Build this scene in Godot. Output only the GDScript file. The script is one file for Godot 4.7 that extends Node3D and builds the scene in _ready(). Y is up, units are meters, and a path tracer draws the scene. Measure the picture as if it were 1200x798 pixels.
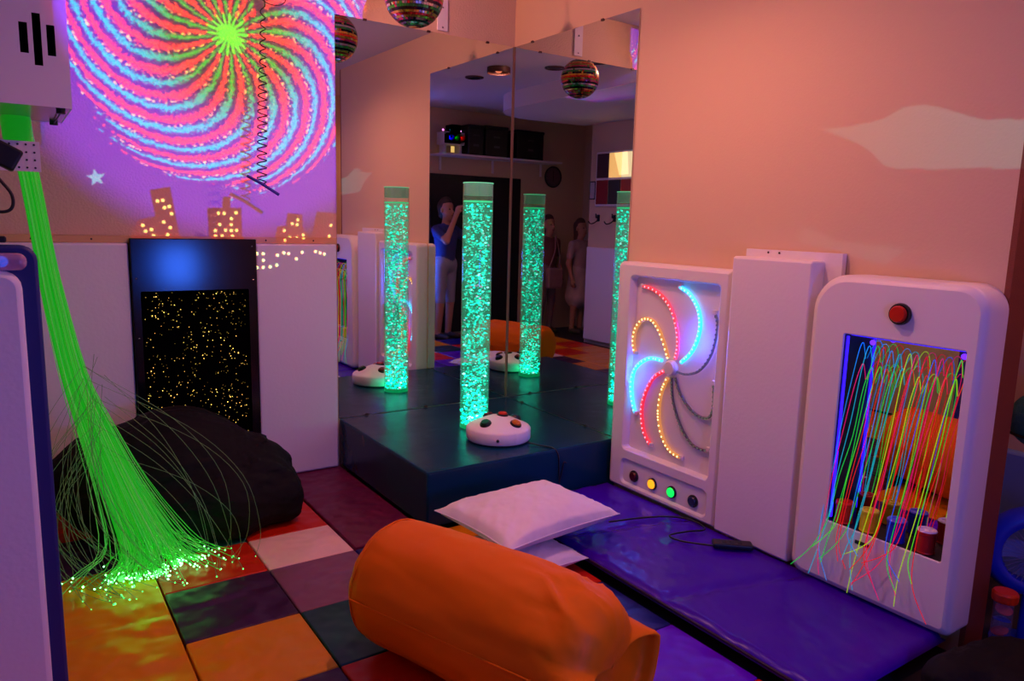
extends Node3D

# ---------------------------------------------------------------- settings
const FLOOR_TOP := 0.0
const CEILING := 3.06
const PLATFORM := 0.30
const LENS := Vector3(-2.12, 2.66, 4.62)      # where the wall projector's lamps stand
const POWER_R := 2.5e9
const POWER_G := 1.7e9
const POWER_B := 2.9e9
const POWER_S := 1.1e8
var M := {}
var used := {}
var rng := RandomNumberGenerator.new()
var wrinkle: FastNoiseLite

func _ready() -> void:
	rng.seed = 7
	wrinkle = FastNoiseLite.new()
	wrinkle.seed = 3
	wrinkle.frequency = 1.0
	set_view()
	set_lights()
	make_materials()
	build_room()
	build_mirrors()
	build_platform()
	build_mats()
	build_back_wall()
	build_side_wall()
	build_rope_panel()
	build_curtain_panel()
	build_tube()
	build_pod()
	build_soft_things()
	build_fibre_spray()
	build_divider()
	build_hanging()
	build_small()
	build_alcove()
	build_rear()
	build_projector()
	build_people()

func set_view() -> void:
	var cam := Camera3D.new()
	cam.name = "camera"
	var side := Vector3(0.82777349, 0.02638953, 0.56044147)
	var up := Vector3(0.06682237, 0.98714636, -0.14517861)
	var ahead := Vector3(0.55706896, -0.15762503, -0.81537018)
	cam.transform = Transform3D(Basis(side, up, -ahead), Vector3(-2.9777, 1.5675, 4.4187))
	cam.fov = rad_to_deg(2.0 * atan(399.0 / 872.0))
	cam.near = 0.02
	cam.far = 60.0
	add_child(cam)
	cam.current = true
	var e := Environment.new()
	e.background_mode = Environment.BG_COLOR
	e.background_color = Color.BLACK
	e.tonemap_mode = Environment.TONE_MAPPER_LINEAR
	e.tonemap_exposure = 1.0
	e.sdfgi_enabled = true
	e.ssao_enabled = true
	e.ssil_enabled = true
	var w := WorldEnvironment.new()
	w.name = "environment"
	w.environment = e
	add_child(w)

func area(called: String, at: Vector3, towards: Vector3, size: Vector2, c: Color, energy: float) -> void:
	var l := AreaLight3D.new()
	l.name = called
	l.area_size = size
	l.light_color = c
	l.light_energy = energy
	l.area_range = 12.0
	l.shadow_enabled = true
	add_child(l)
	l.look_at_from_position(at, at + towards, Vector3.UP if absf(towards.normalized().y) < 0.9 else Vector3.FORWARD)

func omni(called: String, at: Vector3, c: Color, energy: float, size := 0.03) -> void:
	var l := OmniLight3D.new()
	l.name = called
	l.position = at
	l.light_color = c
	l.light_energy = energy
	l.light_size = size
	l.omni_range = 12.0
	l.omni_attenuation = 2.0
	l.shadow_enabled = true
	add_child(l)

func set_lights() -> void:
	var warm := Color(1.0, 0.62, 0.54)
	# the one lit downlight, recessed in its ring
	spot("downlight_glow", Vector3(-1.19, 3.03, 2.03), Vector3(0, -1, 0), 84.0, 0.8, warm, 2.15)
	# ceiling spotlight high before the projected picture, aimed along the room at the side wall
	spot("ceiling_spot_glow", Vector3(-1.80, 3.015, 0.62), Vector3(0.90, -0.28, 0.34), 68.0, 0.5, warm, 1.65)
	# unseen downlight added to warm the alcove and the side wall end
	spot("added_alcove_glow", Vector3(0.45, 3.03, 3.80), Vector3(0, -1, 0), 80.0, 0.8, warm, 0.9)
	# warm glow of the lit squares on the opposite wall
	area("colour_square_glow", Vector3(-3.585, 2.33, 2.87), Vector3(1, -0.10, 0.25), Vector2(0.46, 0.28), Color(1.0, 0.66, 0.48), 0.06)
	# added violet fill lamp, an unseen source near the shelf end
	area("added_fill_glow", Vector3(-1.20, 2.62, 4.42), Vector3(-0.30, -0.30, -1), Vector2(0.22, 0.16), Color(0.46, 0.44, 1.0), 0.78)
	# blue light panel on the rear wall
	area("blue_panel_glow", Vector3(-1.45, 0.98, 4.70), Vector3(-0.55, 0.0, -1.0), Vector2(0.5, 0.42), Color(0.22, 0.44, 1.0), 2.3)

func spot(called: String, at: Vector3, towards: Vector3, angle: float, soft: float, c: Color, energy: float) -> void:
	var l := SpotLight3D.new()
	l.name = called
	l.spot_angle = angle
	l.spot_angle_attenuation = soft
	l.spot_range = 12.0
	l.spot_attenuation = 2.0
	l.light_size = 0.02
	l.light_color = c
	l.light_energy = energy
	l.shadow_enabled = true
	add_child(l)
	l.look_at_from_position(at, at + towards, Vector3.UP if absf(towards.normalized().y) < 0.9 else Vector3.FORWARD)

# ---------------------------------------------------------------- naming
func numbered(n: String) -> String:
	if not used.has(n):
		used[n] = 0
		return n
	used[n] += 1
	return "%s_%03d" % [n, used[n]]

func tag(o: Node, label: String, category: String, group := "", kind := "") -> Node:
	if label: o.set_meta("label", label)
	if category: o.set_meta("category", category)
	if group: o.set_meta("group", group)
	if kind: o.set_meta("kind", kind)
	return o

func thing(called: String, label: String, category: String, at := Vector3.ZERO, turn := 0.0, group := "") -> Node3D:
	var o := Node3D.new()
	o.name = numbered(called)
	add_child(o)
	o.position = at
	o.rotation.y = turn
	tag(o, label, category, group)
	return o

func part(called: String, mesh: Mesh, m: Material, parent: Node = self, at := Vector3.ZERO) -> MeshInstance3D:
	var o := MeshInstance3D.new()
	o.name = called if parent != self else numbered(called)
	o.mesh = mesh
	o.material_override = m
	parent.add_child(o, true)
	o.position = at
	return o

func structure(called: String, mesh: Mesh, m: Material, at := Vector3.ZERO, label := "") -> MeshInstance3D:
	var o := part(called, mesh, m, self, at)
	o.set_meta("kind", "structure")
	if label: o.set_meta("label", label)
	return o

func stuff(o: Node) -> Node:
	o.set_meta("kind", "stuff")
	return o

func copies(called: String, mesh: Mesh, m: Material, where: Array, tints: Array, parent: Node) -> MultiMeshInstance3D:
	var mm := MultiMesh.new()
	mm.transform_format = MultiMesh.TRANSFORM_3D
	mm.use_colors = tints.size() > 0
	mm.mesh = mesh
	mm.instance_count = where.size()
	for i in where.size():
		mm.set_instance_transform(i, where[i])
		if tints.size() > 0: mm.set_instance_color(i, tints[i])
	var o := MultiMeshInstance3D.new()
	o.name = called
	o.multimesh = mm
	o.material_override = m
	parent.add_child(o, true)
	stuff(o)
	return o

# ---------------------------------------------------------------- mesh helpers (corners run anticlockwise seen from outside)
func begin() -> SurfaceTool:
	var st := SurfaceTool.new()
	st.begin(Mesh.PRIMITIVE_TRIANGLES)
	st.set_smooth_group(-1)
	return st

func tri(st: SurfaceTool, a: Vector3, b: Vector3, c: Vector3) -> void:
	st.add_vertex(a); st.add_vertex(c); st.add_vertex(b)

func quad(st: SurfaceTool, a: Vector3, b: Vector3, c: Vector3, d: Vector3) -> void:
	tri(st, a, b, c)
	tri(st, a, c, d)

func done(st: SurfaceTool) -> ArrayMesh:
	st.generate_normals()
	return st.commit()

func box_into(st: SurfaceTool, c: Vector3, s: Vector3, t := Transform3D()) -> void:
	st.set_smooth_group(-1)
	var p := []
	for i in 8:
		p.append(t * (c + Vector3((i & 1) - 0.5, ((i >> 1) & 1) - 0.5, ((i >> 2) & 1) - 0.5) * s))
	quad(st, p[4], p[5], p[7], p[6])
	quad(st, p[1], p[0], p[2], p[3])
	quad(st, p[5], p[1], p[3], p[7])
	quad(st, p[0], p[4], p[6], p[2])
	quad(st, p[6], p[7], p[3], p[2])
	quad(st, p[0], p[1], p[5], p[4])

func box(s: Vector3, c := Vector3.ZERO) -> ArrayMesh:
	var st := begin()
	box_into(st, c, s)
	return done(st)

func raw(verts: PackedVector3Array, normals: PackedVector3Array, index: PackedInt32Array, uvs = null, cols = null) -> ArrayMesh:
	var a := []
	a.resize(Mesh.ARRAY_MAX)
	a[Mesh.ARRAY_VERTEX] = verts
	a[Mesh.ARRAY_NORMAL] = normals
	a[Mesh.ARRAY_INDEX] = index
	if uvs != null: a[Mesh.ARRAY_TEX_UV] = uvs
	if cols != null: a[Mesh.ARRAY_COLOR] = cols
	var m := ArrayMesh.new()
	m.add_surface_from_arrays(Mesh.PRIMITIVE_TRIANGLES, a)
	return m

# a box with rounded edges of radius r, its base centre at the origin when low is true
func soft_box(s: Vector3, r: float, n := 2, low := false, puff := 0.0) -> ArrayMesh:
	var h := s / 2.0
	r = minf(r, minf(h.x, minf(h.y, h.z)) * 0.999)
	var v := PackedVector3Array(); var nn := PackedVector3Array(); var ix := PackedInt32Array()
	var axes := [[0, 1, 2, 1.0], [0, 1, 2, -1.0], [1, 2, 0, 1.0], [1, 2, 0, -1.0], [2, 0, 1, 1.0], [2, 0, 1, -1.0]]
	for f in axes:
		var us := steps(h[f[0]], r, n, puff > 0.0)
		var vs := steps(h[f[1]], r, n, puff > 0.0)
		var first := v.size()
		for b in vs:
			for a in us:
				var p := Vector3.ZERO
				p[f[0]] = a; p[f[1]] = b; p[f[2]] = h[f[2]] * f[3]
				var q := Vector3(clampf(p.x, -h.x + r, h.x - r), clampf(p.y, -h.y + r, h.y - r), clampf(p.z, -h.z + r, h.z - r))
				var d := (p - q).normalized()
				var pos := q + d * r
				if puff > 0.0 and f[2] == 1 and f[3] > 0.0:
					var ex := 1.0 - pow(absf(p.x / h.x), 4.0); var ez := 1.0 - pow(absf(p.z / h.z), 4.0)
					pos.y += puff * ex * ez
				v.append(pos + (Vector3(0, h.y, 0) if low else Vector3.ZERO)); nn.append(d)
		var w: int = us.size()
		for j in vs.size() - 1:
			for i in w - 1:
				var o := first + j * w + i
				if f[3] > 0.0: ix.append_array([o, o + w, o + 1, o + 1, o + w, o + w + 1])
				else: ix.append_array([o, o + 1, o + w, o + 1, o + w + 1, o + w])
	return raw(v, nn, ix)

func steps(h: float, r: float, n: int, mid := false) -> Array:
	var out := []
	for i in n + 1: out.append(-h + r * (1.0 - tan(PI / 4 * (1.0 - float(i) / n))))
	if mid:
		for k in [-0.6, -0.3, 0.0, 0.3, 0.6]: out.append((h - r) * k)
	for i in n + 1: out.append(h - r * (1.0 - tan(PI / 4 * float(i) / n)))
	return out

func smooth_path(pts: Array, per := 6) -> PackedVector3Array:
	var out := PackedVector3Array()
	for i in pts.size() - 1:
		var p0: Vector3 = pts[maxi(i - 1, 0)]; var p1: Vector3 = pts[i]; var p2: Vector3 = pts[i + 1]; var p3: Vector3 = pts[mini(i + 2, pts.size() - 1)]
		for k in per: out.append(p1.cubic_interpolate(p2, p0, p3, float(k) / per))
	out.append(pts[-1])
	return out

func tube_into(st: SurfaceTool, path: PackedVector3Array, r: float, sides := 6, r_end := -1.0, group := 1) -> void:
	st.set_smooth_group(group)
	var side := Vector3.UP
	var rings := []
	for i in path.size():
		var d := (path[mini(i + 1, path.size() - 1)] - path[maxi(i - 1, 0)]).normalized()
		if i == 0: side = d.cross(Vector3(0.31, 0.83, 0.46)).normalized()
		side = (side - d * side.dot(d)).normalized()
		var other := d.cross(side)
		var rr := r if r_end < 0.0 else lerpf(r, r_end, float(i) / (path.size() - 1))
		var ring := []
		for k in sides:
			var a := TAU * k / sides
			ring.append(path[i] + (side * cos(a) + other * sin(a)) * rr)
		rings.append(ring)
	for i in rings.size() - 1:
		for k in sides:
			var l := (k + 1) % sides
			quad(st, rings[i][k], rings[i][l], rings[i + 1][l], rings[i + 1][k])
	st.set_smooth_group(-1)
	for k in range(1, sides - 1):
		tri(st, rings[0][0], rings[0][k + 1], rings[0][k])
		tri(st, rings[-1][0], rings[-1][k], rings[-1][k + 1])

func tube(path: PackedVector3Array, r: float, sides := 6, r_end := -1.0) -> ArrayMesh:
	var st := begin()
	tube_into(st, path, r, sides, r_end)
	return done(st)

# profile: points (radius, height) from bottom to top on the outside; hard: indices of strips that start a new smoothing group
func lathe_into(st: SurfaceTool, profile: Array, sides := 32, t := Transform3D(), hard := true) -> void:
	for i in profile.size() - 1:
		st.set_smooth_group(i + 1 if hard else 1)
		var a: Vector2 = profile[i]; var b: Vector2 = profile[i + 1]
		for k in sides:
			var u := TAU * k / sides; var w := TAU * (k + 1) / sides
			var p := t * Vector3(a.x * sin(u), a.y, a.x * cos(u)); var q := t * Vector3(a.x * sin(w), a.y, a.x * cos(w))
			var r := t * Vector3(b.x * sin(w), b.y, b.x * cos(w)); var s := t * Vector3(b.x * sin(u), b.y, b.x * cos(u))
			if a.x < 1e-6: tri(st, p, r, s)
			elif b.x < 1e-6: tri(st, p, q, r)
			else: quad(st, p, q, r, s)

func lathe(profile: Array, sides := 32, hard := true) -> ArrayMesh:
	var st := begin()
	lathe_into(st, profile, sides, Transform3D(), hard)
	return done(st)

# a closed loop of points round a rectangle with its own radius at each corner (top right, top left, bottom left, bottom right)
func loop(x0: float, y0: float, x1: float, y1: float, r, n := 5) -> PackedVector2Array:
	var rr: Array = r if r is Array else [r, r, r, r]
	var c := [Vector2(x1 - rr[0], y1 - rr[0]), Vector2(x0 + rr[1], y1 - rr[1]), Vector2(x0 + rr[2], y0 + rr[2]), Vector2(x1 - rr[3], y0 + rr[3])]
	var out := PackedVector2Array()
	for k in 4:
		for i in n + 1: out.append(c[k] + Vector2.from_angle(PI / 2 * (k + float(i) / n)) * rr[k])
	return out

func strip(st: SurfaceTool, a: PackedVector2Array, za: float, b: PackedVector2Array, zb: float, group := -1) -> void:
	st.set_smooth_group(group)
	var n := a.size()
	for i in n:
		var j := (i + 1) % n
		quad(st, Vector3(a[i].x, a[i].y, za), Vector3(a[j].x, a[j].y, za), Vector3(b[j].x, b[j].y, zb), Vector3(b[i].x, b[i].y, zb))

func fill(st: SurfaceTool, a: PackedVector2Array, z: float, back := false) -> void:
	st.set_smooth_group(-1)
	var c := Vector2.ZERO
	for p in a: c += p
	c /= a.size()
	for i in a.size():
		var j := (i + 1) % a.size()
		if back: tri(st, Vector3(c.x, c.y, z), Vector3(a[j].x, a[j].y, z), Vector3(a[i].x, a[i].y, z))
		else: tri(st, Vector3(c.x, c.y, z), Vector3(a[i].x, a[i].y, z), Vector3(a[j].x, a[j].y, z))

# a flat slab with rounded outline standing in the xy plane, its front at z = depth with a rounded edge
func slab(w: float, h: float, depth: float, corner: float, edge := 0.012) -> ArrayMesh:
	var st := begin()
	var o := loop(-w / 2, 0, w / 2, h, corner)
	var m := loop(-w / 2 + edge * 0.3, edge * 0.3, w / 2 - edge * 0.3, h - edge * 0.3, maxf(corner - edge * 0.3, 0.001))
	var i := loop(-w / 2 + edge, edge, w / 2 - edge, h - edge, maxf(corner - edge, 0.001))
	fill(st, o, 0, true)
	strip(st, o, 0, o, depth - edge, 1)
	strip(st, o, depth - edge, m, depth - edge * 0.3, 1)
	strip(st, m, depth - edge * 0.3, i, depth, 1)
	fill(st, i, depth)
	return done(st)

func ball_mesh(r: float, rings := 6, sides := 10) -> SphereMesh:
	var s := SphereMesh.new()
	s.radius = r
	s.height = r * 2
	s.rings = rings
	s.radial_segments = sides
	return s

func turned(mesh: Mesh, t: Transform3D) -> ArrayMesh:
	var st := SurfaceTool.new()
	st.append_from(mesh, 0, t)
	return st.commit()

# A continuous skin over bones [from, to, radius at from, radius at to, colour], joined by a smooth minimum on a grid (surface nets).
func skin(bones: Array, blend: float, cell: float, rough := 0.0, freq := 6.0, ground := -1e9) -> ArrayMesh:
	var lo := Vector3(1e9, 1e9, 1e9); var hi := -lo
	for b in bones:
		var m := maxf(b[2], b[3]) + cell * 2.5
		lo = lo.min(b[0] - Vector3.ONE * m).min(b[1] - Vector3.ONE * m)
		hi = hi.max(b[0] + Vector3.ONE * m).max(b[1] + Vector3.ONE * m)
	var n := Vector3i(((hi - lo) / cell).ceil()) + Vector3i.ONE
	var f := PackedFloat32Array()
	f.resize(n.x * n.y * n.z)
	f.fill(1.0)
	for b in bones:
		var a: Vector3 = b[0]; var d: Vector3 = b[1] - a
		var dd := maxf(d.length_squared(), 1e-9)
		var reach := maxf(b[2], b[3]) + blend + cell * 2.0
		var s := Vector3i(((a.min(b[1]) - Vector3.ONE * reach - lo) / cell).floor()).max(Vector3i.ZERO)
		var e := Vector3i(((a.max(b[1]) + Vector3.ONE * reach - lo) / cell).ceil()).min(n - Vector3i.ONE)
		var ra: float = b[2]; var rb: float = b[3] - ra
		for z in range(s.z, e.z + 1):
			for y in range(s.y, e.y + 1):
				var row := (z * n.y + y) * n.x
				for x in range(s.x, e.x + 1):
					var p := lo + Vector3(x, y, z) * cell - a
					var t := clampf(p.dot(d) / dd, 0.0, 1.0)
					var v := (p - d * t).length() - ra - rb * t
					var old := f[row + x]
					var h := clampf(0.5 + 0.5 * (old - v) / blend, 0.0, 1.0)
					f[row + x] = lerpf(old, v, h) - blend * h * (1.0 - h)
	if rough > 0.0 or ground > -1e8:
		for z in n.z:
			for y in n.y:
				for x in n.x:
					var i := (z * n.y + y) * n.x + x
					var p := lo + Vector3(x, y, z) * cell
					if rough > 0.0 and absf(f[i]) < 0.15:
						var q := Vector3(p.x * 0.5 - p.y * 0.55, p.y * 1.25 + p.x * 0.35, p.z * 1.1) * freq
						var g := wrinkle.get_noise_3dv(q + Vector3(wrinkle.get_noise_3dv(q * 0.5) * 2.0, 0, 0))
						f[i] += rough * (1.0 - 2.2 * absf(g))
					f[i] = maxf(f[i], ground - p.y)
	var ids := PackedInt32Array()
	ids.resize(f.size())
	ids.fill(-1)
	var sx := 1; var sy := n.x; var sz := n.x * n.y
	var verts := PackedVector3Array(); var norms := PackedVector3Array(); var cols := PackedColorArray()
	var off := [0, sx, sy, sx + sy, sz, sz + sx, sz + sy, sz + sx + sy]
	var edges := [[0, 1], [2, 3], [4, 5], [6, 7], [0, 2], [1, 3], [4, 6], [5, 7], [0, 4], [1, 5], [2, 6], [3, 7]]
	for z in n.z - 1:
		for y in n.y - 1:
			for x in n.x - 1:
				var i := (z * n.y + y) * n.x + x
				var mask := 0
				for c in 8:
					if f[i + off[c]] < 0.0: mask |= 1 << c
				if mask == 0 or mask == 255: continue
				var sum := Vector3.ZERO; var count := 0
				for ed in edges:
					var u: float = f[i + off[ed[0]]]; var w: float = f[i + off[ed[1]]]
					if (u < 0.0) != (w < 0.0):
						var t := u / (u - w)
						var pa := Vector3(ed[0] & 1, (ed[0] >> 1) & 1, ed[0] >> 2); var pb := Vector3(ed[1] & 1, (ed[1] >> 1) & 1, ed[1] >> 2)
						sum += pa.lerp(pb, t); count += 1
				var g := Vector3.ZERO
				for c in 8:
					var fv: float = f[i + off[c]]
					g += Vector3(fv if c & 1 else -fv, fv if c & 2 else -fv, fv if c & 4 else -fv)
				var pos := lo + (Vector3(x, y, z) + sum / count) * cell
				ids[i] = verts.size()
				verts.append(pos); norms.append(g.normalized())
				var best := 1e9; var col := Color.WHITE
				for b in bones:
					var d2: Vector3 = b[1] - b[0]
					var t2 := clampf((pos - b[0]).dot(d2) / maxf(d2.length_squared(), 1e-9), 0.0, 1.0)
					var v2: float = (pos - b[0] - d2 * t2).length() - lerpf(b[2], b[3], t2)
					if v2 < best: best = v2; col = b[4]
				cols.append(col)
	var ix := PackedInt32Array()
	for z in range(1, n.z - 1):
		for y in range(1, n.y - 1):
			for x in range(1, n.x - 1):
				var i := (z * n.y + y) * n.x + x
				var inside := f[i] < 0.0
				for ax in 3:
					var step: int = [sx, sy, sz][ax]; var u: int = [sy, sz, sx][ax]; var w: int = [sz, sx, sy][ax]
					if inside == (f[i + step] < 0.0): continue
					var a := ids[i]; var b := ids[i - u]; var c := ids[i - u - w]; var d := ids[i - w]
					if a < 0 or b < 0 or c < 0 or d < 0: continue
					if inside: ix.append_array([a, c, b, a, d, c])
					else: ix.append_array([a, b, c, a, c, d])
	return raw(verts, norms, ix, null, cols)

# ---------------------------------------------------------------- materials
func noise_tex(freq: float, seed_: int, octaves := 4, size := 256, normal := false, strength := 4.0) -> NoiseTexture2D:
	var n := FastNoiseLite.new()
	n.noise_type = FastNoiseLite.TYPE_SIMPLEX_SMOOTH
	n.seed = seed_
	n.frequency = freq
	n.fractal_octaves = octaves
	var t := NoiseTexture2D.new()
	t.width = size
	t.height = size
	t.seamless = true
	t.noise = n
	t.as_normal_map = normal
	t.bump_strength = strength
	return t

func mat(c: Color, rough := 0.6, metal := 0.0) -> StandardMaterial3D:
	var m := StandardMaterial3D.new()
	m.albedo_color = c
	m.roughness = rough
	m.metallic = metal
	return m

func relief(m: StandardMaterial3D, tex: Texture2D, depth: float, scale: float) -> StandardMaterial3D:
	m.heightmap_enabled = true
	m.heightmap_texture = tex
	m.heightmap_scale = depth
	m.uv1_triplanar = true
	m.uv1_world_triplanar = true
	m.uv1_scale = Vector3.ONE * scale
	return m

func glow(c: Color, power: float, base := Color(0.05, 0.05, 0.05)) -> StandardMaterial3D:
	var m := mat(base, 0.4)
	m.emission_enabled = true
	m.emission = c
	m.emission_energy_multiplier = power
	return m

func bright() -> StandardMaterial3D:
	var m := StandardMaterial3D.new()
	m.shading_mode = BaseMaterial3D.SHADING_MODE_UNSHADED
	m.vertex_color_use_as_albedo = true
	return m

func pane(c: Color, alpha: float, rough := 0.05) -> StandardMaterial3D:
	var m := mat(Color(c.r, c.g, c.b, alpha), rough)
	m.transparency = BaseMaterial3D.TRANSPARENCY_ALPHA
	return m

func make_materials() -> void:
	var bumps := noise_tex(0.02, 5, 4)
	var creases := noise_tex(0.012, 9, 3)
	var fine := noise_tex(0.08, 11, 3)
	M.bumps = bumps; M.creases = creases; M.fine = fine
	M.wall = relief(mat(Color(0.85, 0.74, 0.61), 0.75), fine, 0.04, 3.0)
	M.wall_rough = relief(mat(Color(0.85, 0.74, 0.61), 0.75), fine, 0.18, 3.0)
	M.ceiling = relief(mat(Color(0.88, 0.85, 0.84), 0.9), fine, 0.1, 4.0)
	M.floor = mat(Color(0.16, 0.14, 0.16), 0.8)
	M.white = relief(mat(Color(0.90, 0.88, 0.90), 0.5), fine, 0.05, 2.0)
	M.plastic = mat(Color(0.90, 0.88, 0.89), 0.42)
	M.mirror = mat(Color(0.86, 0.88, 0.87), 0.0, 1.0)
	M.chrome = mat(Color(0.75, 0.75, 0.76), 0.2, 1.0)
	M.black = mat(Color(0.03, 0.03, 0.035), 0.45)
	M.matt = mat(Color(0.015, 0.015, 0.018), 0.95)
	M.matt.specular_mode = BaseMaterial3D.SPECULAR_DISABLED
	M.gloss_black = mat(Color(0.02, 0.02, 0.025), 0.32)
	M.wood = relief(mat(Color(0.86, 0.66, 0.45), 0.6), fine, 0.1, 6.0)
	M.jamb = relief(mat(Color(0.50, 0.24, 0.17), 0.6), fine, 0.1, 6.0)
	M.bright = bright()
	M.frame_blue = mat(Color(0.10, 0.13, 0.42), 0.5)

func vinyl(c: Color, rough := 0.34, depth := 1.7) -> StandardMaterial3D:
	var m := relief(mat(c, rough), M.creases, depth, 1.1)
	m.metallic_specular = 0.32
	return m

# ---------------------------------------------------------------- the room
func build_room() -> void:
	structure("floor", box(Vector3(7.0, 0.1, 6.2)), M.floor, Vector3(-2.2, -0.11, 2.4))
	structure("ceiling", box(Vector3(7.0, 0.1, 6.2)), M.ceiling, Vector3(-2.2, CEILING + 0.05, 2.4))
	var H := CEILING + 0.06
	structure("wall_back", box(Vector3(6.0, H, 0.15)), M.wall_rough, Vector3(-1.95, H / 2 - 0.06, -0.075))
	structure("wall_side", box(Vector3(0.15, H, 3.2)), M.wall, Vector3(0.075, H / 2 - 0.06, 1.6))
	structure("trim_1", box(Vector3(0.152, H, 0.02)), M.jamb, Vector3(0.075, H / 2 - 0.06, 3.21))
	structure("wall_opposite", box(Vector3(0.15, H, 3.5)), M.wall, Vector3(-3.725, H / 2 - 0.06, 1.75))
	structure("wall_return", box(Vector3(0.85, H, 0.12)), M.wall, Vector3(-4.225, H / 2 - 0.06, 3.44))
	structure("wall_far", box(Vector3(0.12, H, 1.6)), M.wall, Vector3(-4.66, H / 2 - 0.06, 4.2))
	structure("wall_rear", box(Vector3(6.0, H, 0.15)), M.wall, Vector3(-1.7, H / 2 - 0.06, 4.875))
	structure("wall_alcove", box(Vector3(0.12, H, 2.95)), M.wall, Vector3(0.96, H / 2 - 0.06, 3.35))
	structure("wall_alcove_end", box(Vector3(0.80, H, 0.12)), M.wall, Vector3(0.55, H / 2 - 0.06, 1.90))
	# dropped ceiling section with a rounded nose
	var st := begin()
	var pts := PackedVector2Array([Vector2(-3.64, 0.2), Vector2(-1.9, 0.2), Vector2(-1.98, 1.2), Vector2(-2.02, 2.4)])
	for i in 9:
		var a := PI / 2 * i / 8.0
		pts.append(Vector2(-2.75 + 0.72 * cos(a), 3.0 + 0.72 * sin(a)))
	pts.append(Vector2(-3.64, 3.66))
	var bottom := CEILING - 0.19
	for i in pts.size():
		var a := pts[i]; var b := pts[(i + 1) % pts.size()]
		quad(st, Vector3(b.x, bottom, b.y), Vector3(a.x, bottom, a.y), Vector3(a.x, CEILING - 0.001, a.y), Vector3(b.x, CEILING - 0.001, b.y))
		tri(st, Vector3(-2.9, bottom, 1.9), Vector3(a.x, bottom, a.y), Vector3(b.x, bottom, b.y))
	structure("ceiling_drop", done(st), M.ceiling)
	# recessed downlights, switched off
	var off := mat(Color(0.30, 0.18, 0.16), 0.5)
	var spots := [Vector2(-1.26, 2.61), Vector2(-1.6, 1.66), Vector2(-1.73, 1.18)]
	for s in spots:
		var t := thing("downlight", "round recessed ceiling downlight, switched off", "light", Vector3(s.x, CEILING - 0.012, s.y), 0, "downlights in the ceiling")
		part("trim_ring", lathe([Vector2(0.095, 0.0), Vector2(0.10, 0.004), Vector2(0.10, 0.011), Vector2(0.085, 0.011), Vector2(0.075, 0.002), Vector2(0.095, 0.0)], 24), off, t)
		part("bulb", lathe([Vector2(0.0, 0.001), Vector2(0.05, 0.004), Vector2(0.07, 0.010), Vector2(0.0, 0.011)], 20), M.gloss_black, t)
	# the lit downlights; the alcove one is added for its light
	var lit := [[Vector3(-1.19, CEILING - 0.055, 2.03), "lit ceiling downlight in a deeper dark ring among the unlit ones"], [Vector3(0.45, CEILING - 0.055, 3.80), "added unseen lit downlight in the alcove beyond the side wall"]]
	for l in lit:
		var cl := thing("downlight", l[1], "light", l[0])
		part("trim_ring", lathe([Vector2(0.115, 0.054), Vector2(0.115, 0.0), Vector2(0.110, 0.0), Vector2(0.110, 0.054)], 32), off, cl)
		part("bulb", lathe([Vector2(0.0, 0.003), Vector2(0.02, 0.004), Vector2(0.035, 0.02), Vector2(0.035, 0.054), Vector2(0.0, 0.054)], 24), glow(Color(1.0, 0.5, 0.35), 1.5), cl)
	# ceiling spotlight before the projected picture
	var sp := thing("ceiling_spotlight", "black ceiling spotlight on a bracket high before the projected picture", "light", Vector3(-1.80, 3.015, 0.62))
	var aim := Basis.looking_at(Vector3(0.90, -0.28, 0.34)) * Basis(Vector3.RIGHT, -PI / 2)
	part("housing", turned(lathe([Vector2(0.0, -0.10), Vector2(0.022, -0.095), Vector2(0.034, -0.04), Vector2(0.034, -0.028), Vector2(0.030, -0.028), Vector2(0.028, -0.035), Vector2(0, -0.035)], 24), Transform3D(aim, Vector3.ZERO)), M.black, sp)
	part("bulb", ball_mesh(0.026, 8, 12), glow(Color(1.0, 0.5, 0.35), 1.5), sp)
	part("bracket", tube(PackedVector3Array([Vector3(-0.06, 0.01, -0.01), Vector3(-0.06, CEILING - 3.015 - 0.001, -0.01)]), 0.01, 8), M.black, sp)

func build_mirrors() -> void:
	var a := thing("wall_mirror", "tall frameless mirror beside the projected city picture", "mirror", Vector3(-0.646, PLATFORM + 0.003, 0.003))
	part("glass", box(Vector3(1.277, 2.437, 0.006), Vector3(0, 1.2185, 0.003)), M.mirror, a)
	var b := thing("wall_mirror", "tall frameless mirror beside the rope-light panel", "mirror", Vector3(-0.003, PLATFORM + 0.003, 0.62), -PI / 2)
	part("glass", box(Vector3(1.215, 2.437, 0.006), Vector3(0, 1.2185, 0.003)), M.mirror, b)
	var clip := box(Vector3(0.022, 0.012, 0.006))
	var dark := mat(Color(0.25, 0.14, 0.11), 0.4)
	for x in [-0.45, -0.02, 0.42]:
		part("clip", clip, dark, a, Vector3(x, 2.436, 0.009))
		part("clip", clip, dark, a, Vector3(x, 0.004, 0.009))
	for x in [-0.40, 0.30]:
		part("clip", clip, dark, b, Vector3(x, 2.436, 0.009))
		part("clip", clip, dark, b, Vector3(x, 0.004, 0.009))
	# seam strip in the corner
	tag(part("corner_strip", box(Vector3(0.012, 2.437, 0.012)), mat(Color(0.55, 0.42, 0.35), 0.35, 0.6), self, Vector3(-0.010, PLATFORM + 1.222, 0.010)), "thin upright metal strip where the two mirrors meet", "strip")
	var pl := thing("wall_bracket", "small white screwed plate on the wall above the mirror", "bracket", Vector3(-0.565, 2.76, 0.001))
	part("plate", slab(0.075, 0.30, 0.008, 0.004, 0.002), M.plastic, pl)
	for y in [0.02, 0.14]: part("screw", ball_mesh(0.006, 4, 8), M.chrome, pl, Vector3(0, y, 0.008))

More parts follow.
